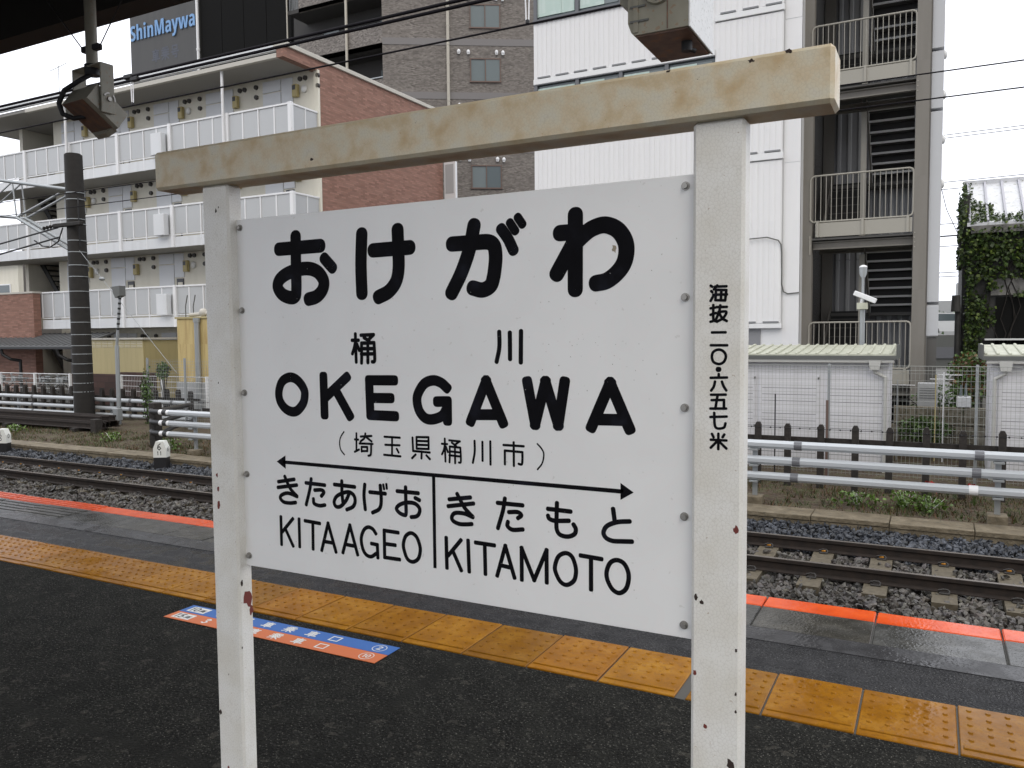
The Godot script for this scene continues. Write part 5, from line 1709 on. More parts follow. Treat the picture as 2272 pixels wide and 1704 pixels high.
func build_clad_building() -> void:
	var t := thing("white_clad_building", "white ribbed metal clad building with an open steel stair on its right side", "building", Vector3(-5, -0.84, -19))
	var o := t.position
	boxpart(t, "core", Vector3(-9.2, -0.84, -34) - o, Vector3(-2.72, 16, -19.1) - o, M.clad_trim)
	# panels in rows; [x0, x1, y0, y1]
	var rows := [[-9.21, -4.6, 7.98, 9.38], [-9.21, -4.6, -0.7, 6.45], [-4.6, -3.1, 8.72, 11.9], [-4.6, -3.1, 5.52, 8.56], [-4.6, -3.1, 1.72, 5.34], [-4.6, -3.1, 12.0, 15.2], [-9.21, -4.6, 10.95, 16.0]]
	var cache := {}
	for r: Array in rows:
		var n := int(round((r[1] - r[0]) / 0.5))
		var w: float = (r[1] - r[0]) / n
		var h: float = r[3] - r[2]
		var key := "%.3f %.3f" % [w, h]
		if not cache.has(key):
			cache[key] = clad_panel(w - 0.0015, h)
		for i in n:
			put(t, "cladding_panel", cache[key], M.clad, Vector3(r[0] + (i + 0.5) * w, (r[2] + r[3]) * 0.5, -19.03) - o)
	# flashings with dark drain slots under them
	for r: Array in [[-9.21, -4.6, 7.84, 7.97], [-4.6, -3.08, 8.58, 8.71], [-4.6, -3.08, 5.36, 5.51], [-4.6, -3.08, 1.60, 1.71], [-4.6, -3.08, 11.9, 12.0]]:
		boxpart(t, "flashing", Vector3(r[0], r[2], -19.08) - o, Vector3(r[1], r[3], -18.97) - o, M.clad_trim, 0.008)
		var x: float = r[0] + 0.12
		while x < r[1] - 0.3:
			boxpart(t, "drain_slot", Vector3(x, r[3] + 0.012, -19.0) - o, Vector3(x + 0.34, r[3] + 0.05, -18.965) - o, M.slot)
			x += 0.50
	# ribbon windows
	for r: Array in [[6.45, 7.82], [9.42, 10.9]]:
		boxpart(t, "window_recess", Vector3(-9.18, r[0], -19.09) - o, Vector3(-4.62, r[1], -19.06) - o, M.glass)
		for i in 4:
			var x0 := -9.2 + i * 1.14
			if i == 3:
				x0 = -5.78
			var fr := boxpart(t, "window", Vector3(x0, r[0] + 0.02, -19.06) - o, Vector3(x0 + 0.09, r[1], -18.99) - o, M.pipe_grey)
			boxpart(fr, "pane", Vector3(x0 + 0.09, r[0] + 0.1, -19.055) - o, Vector3(x0 + 1.1, r[1] - 0.08, -19.04) - o, M.glass_pale if i else M.curtain)
			boxpart(fr, "curtain", Vector3(x0 + 0.12, r[0] + 0.1, -19.036) - o, Vector3(x0 + 0.75, r[1] - 0.08, -19.03) - o, M.curtain)
		boxpart(t, "window_sill", Vector3(-9.21, r[0] - 0.06, -19.08) - o, Vector3(-4.6, r[0] + 0.02, -18.96) - o, M.pipe_grey)
		boxpart(t, "window_head", Vector3(-9.21, r[1], -19.08) - o, Vector3(-4.6, r[1] + 0.02, -18.98) - o, M.pipe_grey)
	# plain corner strip and recessed base
	for r: Array in [[-0.84, 5.26], [5.28, 8.38], [8.40, 11.6], [11.62, 16.0]]:
		boxpart(t, "corner_panel", Vector3(-3.08, r[0], -19.16) - o, Vector3(-2.72, r[1], -19.09) - o, M.clad)
	boxpart(t, "door_recess", Vector3(-4.0, -0.6, -19.1) - o, Vector3(-3.55, 1.58, -19.07) - o, M.corrugated)
	var m := MB.new()
	m.path([Vector3(-3.9, 3.62, -18.94), Vector3(-3.4, 3.64, -18.94), Vector3(-3.16, 3.56, -18.95), Vector3(-3.10, 3.46, -18.98), Vector3(-3.09, 3.3, -19.0), Vector3(-3.09, 2.6, -19.03), Vector3(-3.05, 2.42, -19.05), Vector3(-2.96, 2.37, -19.06), Vector3(-2.72, 2.39, -19.06)], 0.014, 5)
	put(t, "wall_cable", m.mesh(), M.shed_dark, -o)
	# white column at the far right
	for r: Array in [[1.40, 2.05], [2.12, 6.12], [6.18, 7.36], [7.42, 12.0], [12.06, 16.0]]:
		boxpart(t, "corner_column", Vector3(-0.19, r[0], -21.5) - o, Vector3(0.045, r[1], -19.55) - o, M.column_white, 0.01)
	boxpart(t, "corner_column_base", Vector3(-0.17, -0.84, -21.4) - o, Vector3(0.02, 1.36, -19.6) - o, M.steel_dark)
	for y: float in [5.0, 5.95, 6.9, 7.75, 9.0]:
		m = MB.new()
		m.ball(Vector3.ZERO, Vector3(0.06, 0.10, 0.10), 10, 6)
		put(t, "vent_hood", m.mesh(), M.clad_trim, Vector3(0.05, y - 0.3, -20.2) - o)
	# steel stair
	t = thing("steel_stair", "brown grey steel fire stair with barred landings on the white building", "stair", Vector3(-1.5, -0.84, -20.5))
	o = t.position
	for c: Array in [[-2.79, -2.52, -19.75], [-0.47, -0.21, -19.72], [-2.7, -2.45, -23.1], [-0.47, -0.21, -23.1]]:
		m = MB.new()
		var cx: float = (c[0] + c[1]) * 0.5
		var w: float = c[1] - c[0]
		m.span(Vector3(c[0], -0.84, c[2]), Vector3(c[1], 16, c[2] + 0.02))
		m.span(Vector3(c[0], -0.84, c[2] + 0.22), Vector3(c[1], 16, c[2] + 0.24))
		m.span(Vector3(cx - 0.008, -0.84, c[2] + 0.02), Vector3(cx + 0.008, 16, c[2] + 0.22))
		put(t, "column", m.mesh(), M.steel, -o)
	boxpart(t, "back_wall", Vector3(-2.75, -0.84, -23.45) - o, Vector3(-0.2, 16, -23.38) - o, M.corrugated)
	var rib := MB.new()
	rib.bevel(Vector3.ZERO, Vector3(0.11, 4.2, 0.05), 0.02)
	var rbm := rib.mesh()
	for k in 4:
		for i in 10:
			put(t, "wall_rib", rbm, M.corrugated_pale, Vector3(-2.62 + i * 0.255, 1.3 + k * 4.2, -23.37) - o)
	boxpart(t, "side_wall", Vector3(-2.76, -0.84, -23.4) - o, Vector3(-2.72, 16, -19.7) - o, M.steel_dark)
	for f in 5:
		var y := 0.70 + 3.27 * (f)
		# beams and landing
		for bz: float in [-19.76, -20.95]:
			m = MB.new()
			m.span(Vector3(-2.52, y - 0.60, bz), Vector3(-0.47, y - 0.575, bz + 0.12))
			m.span(Vector3(-2.52, y - 0.45, bz), Vector3(-0.47, y - 0.425, bz + 0.12))
			m.span(Vector3(-2.52, y - 0.575, bz + 0.05), Vector3(-0.47, y - 0.45, bz + 0.065))
			put(t, "floor_beam", m.mesh(), M.steel, -o)
		m = MB.new()
		for x: float in [-2.56, -0.44]:
			m.box(Vector3(x, y - 0.51, -19.50), Vector3(0.035, 0.42, 0.02))
			for k in 4:
				m.tube(Vector3(x, y - 0.66 + k * 0.1, -19.49), Vector3(x, y - 0.66 + k * 0.1, -19.47), 0.014, 0.014, 6)
		put(t, "splice_plate", m.mesh(), M.railing, -o)
		boxpart(t, "landing_deck", Vector3(-2.52, y - 0.40, -20.9) - o, Vector3(-0.46, y - 0.36, -19.52) - o, M.steel_dark)
		boxpart(t, "landing_fascia", Vector3(-2.45, y - 0.34, -19.52) - o, Vector3(-0.49, y - 0.03, -19.48) - o, M.railing, 0.004)
		for x: float in [-2.40, -1.47, -0.58]:
			boxpart(t, "fascia_stiffener", Vector3(x - 0.025, y - 0.34, -19.48) - o, Vector3(x + 0.025, y + 0.02, -19.45) - o, M.railing)
		m = MB.new()
		m.path([Vector3(-2.56, y + 0.05, -19.5), Vector3(-2.56, y + 0.93, -19.5), Vector3(-2.53, y + 0.99, -19.5), Vector3(-2.47, y + 1.02, -19.5), Vector3(-0.56, y + 1.02, -19.5), Vector3(-0.50, y + 0.99, -19.5), Vector3(-0.48, y + 0.93, -19.5), Vector3(-0.48, y + 0.1, -19.5), Vector3(-0.50, y + 0.03, -19.5), Vector3(-0.56, y, -19.5), Vector3(-2.5, y, -19.5), Vector3(-2.56, y + 0.05, -19.5)], 0.021, 7)
		put(t, "guard_rail", m.mesh(), M.railing, -o)
		for i in 18:
			m = MB.new()
			m.tube(Vector3(-2.45 + i * 0.11, y, -19.5), Vector3(-2.45 + i * 0.11, y + 1.02, -19.5), 0.009, 0.009, 5, false)
			put(t, "baluster", m.mesh(), M.railing, -o)
		# right flight: comes down from this landing away from the track; left flight: goes on down towards it
		var mid := y - 0.36 - 1.62
		for k in 7:
			var yy := lerpf(mid + 0.2, y - 0.58, k / 6.0)
			var zz := lerpf(-22.5, -20.95, k / 6.0)
			var st := boxpart(t, "tread", Vector3(-1.49, yy - 0.03, zz - 0.26) - o, Vector3(-0.53, yy, zz) - o, M.steel_dark)
			boxpart(st, "nosing", Vector3(-1.49, yy - 0.042, zz) - o, Vector3(-0.53, yy + 0.008, zz + 0.018) - o, M.tread_edge)
			boxpart(t, "riser", Vector3(-1.49, yy - 0.235, zz - 0.268) - o, Vector3(-0.53, yy - 0.03, zz - 0.262) - o, M.stair_dark)
		for k in 7:
			var yy := lerpf(y - 3.27 - 0.2, mid - 0.15, k / 6.0)
			var zz := lerpf(-21.0, -22.5, k / 6.0)
			boxpart(t, "tread", Vector3(-2.44, yy - 0.03, zz - 0.24) - o, Vector3(-1.66, yy, zz) - o, M.steel_dark)
			boxpart(t, "riser", Vector3(-2.44, yy, zz - 0.245) - o, Vector3(-1.66, yy + 0.2, zz - 0.24) - o, M.stair_dark)
		for e: Array in [[-0.50, -20.7, y - 0.35, -22.75, mid], [-1.52, -20.7, y - 0.35, -22.75, mid], [-1.63, -20.7, y - 3.27 - 0.35, -22.75, mid], [-2.47, -20.7, y - 3.27 - 0.35, -22.75, mid]]:
			m = MB.new()
			m.profile(PackedVector2Array([Vector2(e[1], e[2] - 0.14), Vector2(e[1], e[2] + 0.16), Vector2(e[3], e[4] + 0.16), Vector2(e[3], e[4] - 0.14)]), e[0] - 0.012, e[0] + 0.012)
			put(t, "stringer", m.mesh(), M.steel, -o)
		boxpart(t, "mid_landing", Vector3(-2.5, mid - 0.08, -23.36) - o, Vector3(-0.48, mid, -22.7) - o, M.steel_dark)
		m = MB.new()
		m.path([Vector3(-1.56, y - 0.35, -20.7), Vector3(-1.56, y + 0.55, -20.7), Vector3(-1.56, mid + 0.9, -22.75), Vector3(-1.56, mid, -22.75)], 0.018, 6)
		put(t, "hand_rail", m.mesh(), M.railing, -o)
		boxpart(t, "newel", Vector3(-1.62, y - 0.36, -20.72) - o, Vector3(-1.50, y + 2.6, -20.66) - o, M.railing)

# ---------- ivy-covered house ----------
func leaves(n: int, sd: int, pick: Callable, size: float, tint: Callable) -> ArrayMesh:
	var g := RandomNumberGenerator.new()
	g.seed = sd
	var m := MB.new()
	m.tinted = true
	for i in n:
		var p: Vector3 = pick.call(g)
		if p.x > 9000.0:
			continue
		m.col = tint.call(g, p)
		var s := size * g.randf_range(0.6, 1.3)
		var b := Basis.from_euler(Vector3(g.randf_range(-1.1, 0.7), g.randf() * 6.28, g.randf_range(-0.8, 0.8)))
		var a := p + b * Vector3(0, -s * 0.2, 0)
		var tip := p + b * Vector3(0, -s * 1.2, s * 0.25)
		var l := p + b * Vector3(-s * 0.55, -s * 0.55, 0.0)
		var r := p + b * Vector3(s * 0.55, -s * 0.55, 0.0)
		m.tri(a, l, tip)
		m.tri(a, tip, r)
	return m.mesh()

func build_ivy_house() -> void:
	var t := thing("ivy_house", "dark old house with a white ribbed metal roof overgrown by ivy", "house", Vector3(3.4, -0.84, -26))
	var o := t.position
	boxpart(t, "wall", Vector3(0.72, -0.84, -29) - o, Vector3(7.5, 4.1, -24.2) - o, M.house_dark)
	boxpart(t, "side_wall", Vector3(0.58, -0.84, -28.5) - o, Vector3(0.72, 5.05, -24.4) - o, M.house_dark)
	var m := MB.new()
	m.profile(PackedVector2Array([Vector2(-24.0, 4.16), Vector2(-24.0, 4.24), Vector2(-26.4, 5.62), Vector2(-28.8, 4.24), Vector2(-28.8, 4.16), Vector2(-26.4, 5.54)]), 0.66, 7.6)
	var rf := put(t, "roof", m.mesh(), M.roof_white, -o)
	var sl := Vector3(0, 1.38, -2.4).normalized()
	var sb := Basis(Vector3.RIGHT, sl.cross(Vector3.RIGHT).normalized() * -1.0, sl)
	for i in 12:
		m = MB.new()
		m.box(Vector3.ZERO, Vector3(0.05, 0.07, 2.74), Basis(Vector3.RIGHT, atan2(1.38, 2.4)))
		put(rf, "roof_seam", m.mesh(), M.roof_seam, Vector3(0.72 + i * 0.40, 4.96, -25.2) - Vector3.ZERO)
	boxpart(t, "ridge_cap", Vector3(0.62, 5.56, -26.5) - o, Vector3(7.6, 5.68, -26.3) - o, M.roof_white)
	boxpart(t, "eave_board", Vector3(0.75, 3.98, -24.06) - o, Vector3(7.6, 4.17, -23.98) - o, M.house_grey)
	boxpart(t, "wall_panel", Vector3(1.02, 3.55, -24.22) - o, Vector3(1.12, 3.95, -24.16) - o, M.house_grey)
	boxpart(t, "ledge", Vector3(1.22, 2.40, -24.3) - o, Vector3(7.5, 2.82, -24.12) - o, M.house_grey)
	boxpart(t, "doorway", Vector3(1.35, 0.9, -24.2) - o, Vector3(3.6, 2.35, -24.16) - o, M.tower_black)
	boxpart(t, "awning", Vector3(0.50, 3.2, -25.6) - o, Vector3(0.60, 4.1, -24.4) - o, M.house_dark)
	boxpart(t, "planter_shelf", Vector3(1.1, 1.02, -24.15) - o, Vector3(6.0, 1.10, -23.5) - o, M.shed_roof)
	boxpart(t, "planter_shelf", Vector3(1.1, 1.26, -24.15) - o, Vector3(6.0, 1.30, -23.7) - o, M.white_paint)
	boxpart(t, "shelf_post", Vector3(1.08, -0.84, -23.6) - o, Vector3(1.16, 1.02, -23.52) - o, M.house_grey)
	boxpart(t, "shelf_post", Vector3(5.9, -0.84, -23.6) - o, Vector3(5.98, 1.02, -23.52) - o, M.house_grey)
	m = MB.new()
	m.tube(Vector3(0.45, 2.0, -24.0), Vector3(0.45, 2.42, -24.0), 0.12, 0.10, 10)
	m.tube(Vector3(0.5, -0.84, -24.1), Vector3(0.5, 2.1, -24.1), 0.07, 0.07, 8)
	put(t, "dark_pipe", m.mesh(), M.house_dark, -o)
	var tint := func(g: RandomNumberGenerator, _p: Vector3) -> Color:
		var v := g.randf_range(0.4, 1.25)
		return Color(0.055, 0.095, 0.022) * v if g.randf() < 0.78 else Color(0.12, 0.17, 0.03) * v
	var f := FastNoiseLite.new()
	f.seed = 21
	f.frequency = 1.1
	var v := thing("ivy", "thick green ivy hanging over the dark house wall and roof edge", "ivy", Vector3(1.5, -0.84, -24.0))
	var vo := v.position
	var on_wall := func(g: RandomNumberGenerator) -> Vector3:
		for k in 30:
			var p := Vector3(g.randf_range(0.66, 4.5), g.randf_range(0.6, 4.15), -24.13 + g.randf_range(-0.06, 0.22))
			var dens := f.get_noise_2d(p.x * 1.3, p.y) + (1.0 - clampf((p.x - 0.7) / 0.75, 0, 1)) * 0.8 + (0.45 if p.y > 2.85 else -0.25)
			if p.y < 2.4 and p.x > 1.75:
				dens -= 0.35
			if dens > 0.1:
				return p - vo
		return Vector3(9999, 0, 0)
	put(v, "wall_leaves", leaves(5200, 31, on_wall, 0.085, tint), M.leaf)
	var on_side := func(g: RandomNumberGenerator) -> Vector3:
		return Vector3(0.56 + g.randf_range(-0.06, 0.12), g.randf_range(3.2, 5.1), g.randf_range(-26.0, -24.1)) - vo
	put(v, "side_leaves", leaves(1300, 32, on_side, 0.085, tint), M.leaf)
	var on_roof := func(g: RandomNumberGenerator) -> Vector3:
		for k in 30:
			var u := g.randf()
			var x := g.randf_range(0.6, 5.0)
			var lim := 0.16 + 0.10 * f.get_noise_1d(x * 2.0) + (0.30 if x < 1.25 else 0.0)
			if x < 0.78:
				lim = 1.0
			if u < lim:
				return Vector3(x, 4.24 + u * 1.38 + g.randf_range(0.0, 0.10), -24.0 - u * 2.4) - vo
		return Vector3(9999, 0, 0)
	put(v, "roof_leaves", leaves(2200, 33, on_roof, 0.075, tint), M.leaf)
	var m2 := MB.new()
	for i in 26:
		var x := rng.randf_range(0.75, 4.2)
		var p := Vector3(x, 0.4, -24.12)
		var pts := [p]
		for k in 8:
			p += Vector3(rng.randf_range(-0.18, 0.18), rng.randf_range(0.25, 0.5), rng.randf_range(-0.01, 0.01))
			pts.append(p)
		m2.path(pts, 0.011, 4)
	put(v, "vine_stems", m2.mesh(), M.old_wood, -vo)

# ---------- what shows in the gap beside the white building ----------
func build_far_gap() -> void:
	var t := thing("far_building", "pale grey low building far behind in the gap", "building", Vector3(2, -0.84, -95))
	boxpart(t, "wall", Vector3(-6, 0, -8), Vector3(0.9, 5.4, 0), M.far_wall)
	boxpart(t, "stair_tower", Vector3(-0.2, 5.4, -5), Vector3(1.2, 7.2, -0.5), M.far_wall)
	boxpart(t, "window", Vector3(-1.05, 3.3, 0.0), Vector3(-0.6, 4.2, 0.05), M.glass)
	boxpart(t, "wall", Vector3(0.9, 0, -6), Vector3(9, 4.2, 0.2), M.far_wall)
	t = thing("boundary_wall", "low grey wall by the far street", "wall", Vector3(1.5, -0.84, -58))
	boxpart(t, "wall", Vector3(-4, 0, -0.2), Vector3(4, 2.0, 0), M.shed_dark)
	boxpart(t, "wall_top", Vector3(-4, 0.6, 0.01), Vector3(4, 1.3, 0.12), M.pipe_grey)
	t = thing("parked_car", "white car parked far away in the gap beside the building", "car", Vector3(1.2, 1.2, -62))
	var m := MB.new()
	m.prism(PackedVector2Array([Vector2(-2.1, 0.25), Vector2(2.1, 0.25), Vector2(2.15, 0.8), Vector2(1.3, 0.95), Vector2(0.7, 1.45), Vector2(-1.2, 1.5), Vector2(-2.0, 0.95)]), -0.85, 0.85)
	put(t, "body", m.mesh(), M.car_white)
	m = MB.new()
	m.prism(PackedVector2Array([Vector2(-1.6, 0.95), Vector2(1.1, 0.95), Vector2(0.65, 1.38), Vector2(-1.15, 1.42)]), -0.86, 0.86)
	put(t, "window", m.mesh(), M.glass)
	for x: float in [-1.3, 1.3]:
		for z: float in [-0.8, 0.8]:
			m = MB.new()
			m.tube(Vector3(x, 0.3, z - 0.1), Vector3(x, 0.3, z + 0.1), 0.3, 0.3, 14)
			put(t, "wheel", m.mesh(), M.tyre)
	t = thing("raised_street", "raised grey roadway beyond the low wall in the gap", "road", Vector3(1.5, -0.84, -62))
	boxpart(t, "deck", Vector3(-8, 0, -3), Vector3(8, 2.04, 3.6), M.street)
	var tint := func(g: RandomNumberGenerator, _p: Vector3) -> Color: return Color(0.10, 0.16, 0.07) * g.randf_range(0.5, 1.3)
	for k in 2:
		var c := Vector3(-0.2 if k == 0 else 2.6, 2.3 if k == 0 else 2.9, -80)
		t = thing("street_tree", "rounded green street tree far away, left one in the gap" if k == 0 else "rounded green street tree far away, right one in the gap", "tree", Vector3(c.x, -0.84, c.z), "far street trees")
		m = MB.new()
		m.tube(Vector3.ZERO, Vector3(0, c.y + 0.5, 0), 0.12, 0.07, 7)
		put(t, "trunk", m.mesh(), M.old_wood)
		var pick := func(g: RandomNumberGenerator) -> Vector3:
			var d := Vector3(g.randfn(), g.randfn() * 0.8, g.randfn()).normalized() * pow(g.randf(), 0.4)
			return Vector3(0, c.y + 0.84, 0) + d * Vector3(1.35, 1.1, 1.35)
		put(t, "crown", leaves(900, 50 + k, pick, 0.22, tint), M.leaf)
	t = thing("utility_lines", "thin power lines crossing the gap beside the ivy house", "wires", Vector3(2, 3, -46))
	var o := t.position
	for y: float in [4.1, 4.3, 5.6, 6.1, 6.7, 8.4, 8.75, 10.9, 11.05]:
		m = MB.new()
		m.tube(Vector3(-9, y - 0.1, -46), Vector3(14, y + 0.35, -46), 0.018 if y != 6.1 else 0.035, -1.0, 4)
		put(t, "wire", m.mesh(), M.wire, -o)
	m = MB.new()
	m.path([Vector3(0.0, 9.0, -46), Vector3(0.35, 7.5, -46), Vector3(0.9, 6.2, -46), Vector3(1.3, 6.0, -46)], 0.018, 5)
	put(t, "drop_cable", m.mesh(), M.wire, -o)
	t = thing("utility_pole", "concrete utility pole hidden mostly behind the white building corner", "utility pole", Vector3(-1.0, -0.84, -46))
	m = MB.new()
	m.tube(Vector3.ZERO, Vector3(0, 12.5, 0), 0.17, 0.12, 10)
	put(t, "pole", m.mesh(), M.far_wall)
	m = MB.new()
	m.box(Vector3(0, 11.6, 0), Vector3(2.0, 0.1, 0.1))
	m.box(Vector3(0, 9.4, 0), Vector3(1.6, 0.1, 0.1))
	put(t, "crossarm", m.mesh(), M.galv)

# ---------- sheds behind the mesh fence ----------
func build_sheds() -> void:
	for k in 2:
		var x0 := -6.2 if k == 0 else 0.84
		var x1 := -0.72 if k == 0 else 5.6
		var t := thing("storage_shed", "long pale metal storage shed left of the garden gap" if k == 0 else "pale metal storage shed at the right edge of the picture", "shed", Vector3((x0 + x1) * 0.5, -1.0, -16.4), "storage sheds")
		var o := t.position
		boxpart(t, "body", Vector3(x0, -1.02, -17.1) - o, Vector3(x1, 0.98, -15.78) - o, M.shed)
		var xs := [-6.2, -5.05, -4.0, -2.98, -1.84, -0.74] if k == 0 else [0.86, 1.95, 3.0, 4.1, 5.2]
		for i in xs.size() - 1:
			var a: float = xs[i] + 0.09
			var b: float = xs[i + 1] - 0.03
			if i % 2 == 1:
				a -= 0.05
			var d := boxpart(t, "door_panel", Vector3(a, -0.95, -15.78) - o, Vector3(b, 0.72, -15.755) - o, M.shed, 0.004)
			for r in 13:
				boxpart(d, "groove", Vector3(a + 0.05, -0.85 + r * 0.12, -15.7555) - o, Vector3(b - 0.05, -0.842 + r * 0.12, -15.753) - o, M.pipe_grey if r % 4 else M.white_paint)
			for y: float in [0.66, -0.25, -0.9]:
				boxpart(d, "hinge", Vector3(b - 0.03, y - 0.02, -15.755) - o, Vector3(b + 0.0, y + 0.02, -15.74) - o, M.shed_dark)
		# roof of folded sheet
		var ex := 0.12
		var m := MB.new()
		m.profile(PackedVector2Array([Vector2(-15.62, 1.08), Vector2(-15.62, 1.11), Vector2(-17.3, 1.25), Vector2(-17.3, 1.22)]), x0 - ex, x1 + ex)
		var rf := put(t, "roof", m.mesh(), M.shed_roof, -o)
		var rb := MB.new()
		rb.bevel(Vector3.ZERO, Vector3(0.05, 0.03, 1.66), 0.01, Basis(Vector3.RIGHT, atan2(0.14, 1.68)))
		var rbm := rb.mesh()
		var x := x0 - ex + 0.03
		while x < x1 + ex:
			put(rf, "roof_rib", rbm, M.shed_roof, Vector3(x, 1.192, -16.46))
			x += 0.175
		boxpart(t, "eave_strip", Vector3(x0 - ex, 1.02, -15.63) - o, Vector3(x1 + ex, 1.085, -15.60) - o, M.shed_dark)
		boxpart(t, "gable_strip", Vector3(x1 + ex, 1.02, -17.3) - o, Vector3(x1 + ex + 0.02, 1.27, -15.6) - o, M.shed_dark)
		boxpart(t, "gable_strip", Vector3(x0 - ex - 0.02, 1.02, -17.3) - o, Vector3(x0 - ex, 1.27, -15.6) - o, M.shed_dark)
		boxpart(t, "gutter", Vector3(x0 - 0.08, 0.955, -15.72) - o, Vector3(x1 + 0.09, 1.025, -15.62) - o, M.shed_trim, 0.008)
		var dx := x1 - 0.22 if k == 0 else x0 + 0.20
		m = MB.new()
		m.prism(PackedVector2Array([Vector2(dx - 0.10, 1.0), Vector2(dx + 0.10, 1.0), Vector2(dx + 0.075, 0.84), Vector2(dx - 0.075, 0.84)]), -15.73, -15.59)
		put(t, "rain_hopper", m.mesh(), M.shed_trim, -o)
		var px := x1 - 0.05 if k == 0 else x0 + 0.05
		m = MB.new()
		m.path([Vector3(dx, 0.86, -15.66), Vector3(dx, 0.79, -15.68), Vector3(px, 0.70, -15.70), Vector3(px, 0.60, -15.70), Vector3(px, -1.0, -15.70)], 0.03, 8)
		put(t, "rain_pipe", m.mesh(), M.shed_trim, -o)
	# lamp and camera on a pole behind the shed
	var t := thing("camera_pole", "steel pole with a white security camera and a round lamp above the shed", "camera pole", Vector3(-1.30, -0.84, -17.6))
	var m := MB.new()
	m.tube(Vector3.ZERO, Vector3(0, 2.86, 0), 0.05, 0.05, 10)
	m.tube(Vector3(0, 2.8, 0), Vector3(0, 3.45, 0), 0.027, 0.027, 8)
	put(t, "pole", m.mesh(), M.galv)
	m = MB.new()
	m.tube(Vector3(0, 3.42, 0), Vector3(0, 3.50, 0), 0.04, 0.072, 14)
	m.tube(Vector3(0, 3.50, 0), Vector3(0, 3.62, 0), 0.072, 0.076, 14)
	put(t, "lamp_head", m.mesh(), M.galv)
	m = MB.new()
	m.ball(Vector3(0, 3.62, 0), Vector3(0.078, 0.05, 0.078), 14, 5, true)
	put(t, "lamp_cap", m.mesh(), M.frame_white)
	boxpart(t, "junction_box", Vector3(-0.10, 2.79, 0.0), Vector3(0.10, 2.92, 0.12), M.shed_roof, 0.006)
	m = MB.new()
	m.bevel(Vector3.ZERO, Vector3(0.44, 0.10, 0.11), 0.012, Basis(Vector3(0, 0, 1), -0.42))
	put(t, "camera_body", m.mesh(), M.frame_white, Vector3(0.05, 3.03, 0.1))
	m = MB.new()
	m.tube(Vector3(-0.02, 2.9, 0.08), Vector3(0.0, 3.0, 0.1), 0.03, 0.03, 8)
	put(t, "camera_mount", m.mesh(), M.frame_white)
	# the garden beyond the mesh
	t = thing("block_wall", "low stained concrete block wall seen through the mesh fence", "wall", Vector3(0, -1.0, -17.6))
	for r in 3:
		for i in 6:
			var w := 0.39
			var x := -0.70 + i * 0.4 - (0.2 if r % 2 else 0.0)
			boxpart(t, "block", Vector3(x, 0.01 + r * 0.35, -0.1), Vector3(minf(x + w, 1.4), 0.345 + r * 0.35, 0.1), M.block_wall, 0.008)
	t = thing("bottle_crate", "white plastic crate on the block wall beyond the mesh", "crate", Vector3(0.5, 0.06, -17.6))
	boxpart(t, "body", Vector3(-0.12, 0, -0.1), Vector3(0.12, 0.2, 0.1), M.white_paint, 0.01)
	m = MB.new()
	m.tube(Vector3(0.03, 0.2, 0), Vector3(0.03, 0.45, 0), 0.03, 0.015, 8)
	m.tube(Vector3(-0.05, 0.2, 0), Vector3(-0.05, 0.42, 0), 0.03, 0.015, 8)
	put(t, "bottles", m.mesh(), M.glass_pale)
	t = thing("air_conditioner", "pale outdoor air conditioner unit behind the garden wall", "air conditioner", Vector3(-0.12, 0.15, -18.3))
	boxpart(t, "casing", Vector3(-0.18, -1.0, -0.15), Vector3(0.18, 0.32, 0.15), M.far_wall, 0.01)
	for r in 5:
		boxpart(t, "grille_bar", Vector3(-0.15, 0.02 + r * 0.05, 0.15), Vector3(0.15, 0.03 + r * 0.05, 0.16), M.shed_dark)
	for k in 3:
		t = thing("garden_pole", ["thin pale garden pole left of the crate beyond the mesh", "thin bamboo pole in the middle of the garden gap", "thin pole nearest the left shed in the garden gap"][k], "pole", Vector3([0.15, 0.02, -0.62][k], -1.0, -16.9))
		m = MB.new()
		m.tube(Vector3.ZERO, Vector3(0, [1.75, 1.7, 1.6][k], 0), 0.012, 0.01, 6)
		put(t, "shaft", m.mesh(), [M.frame_white, M.meter, M.galv][k])
		m = MB.new()
		m.tube(Vector3(-0.1, [1.7, 1.62, 1.5][k], 0), Vector3(0.3, [1.7, 1.62, 1.5][k], 0), 0.008, 0.008, 5)
		put(t, "cross_bar", m.mesh(), M.frame_white)

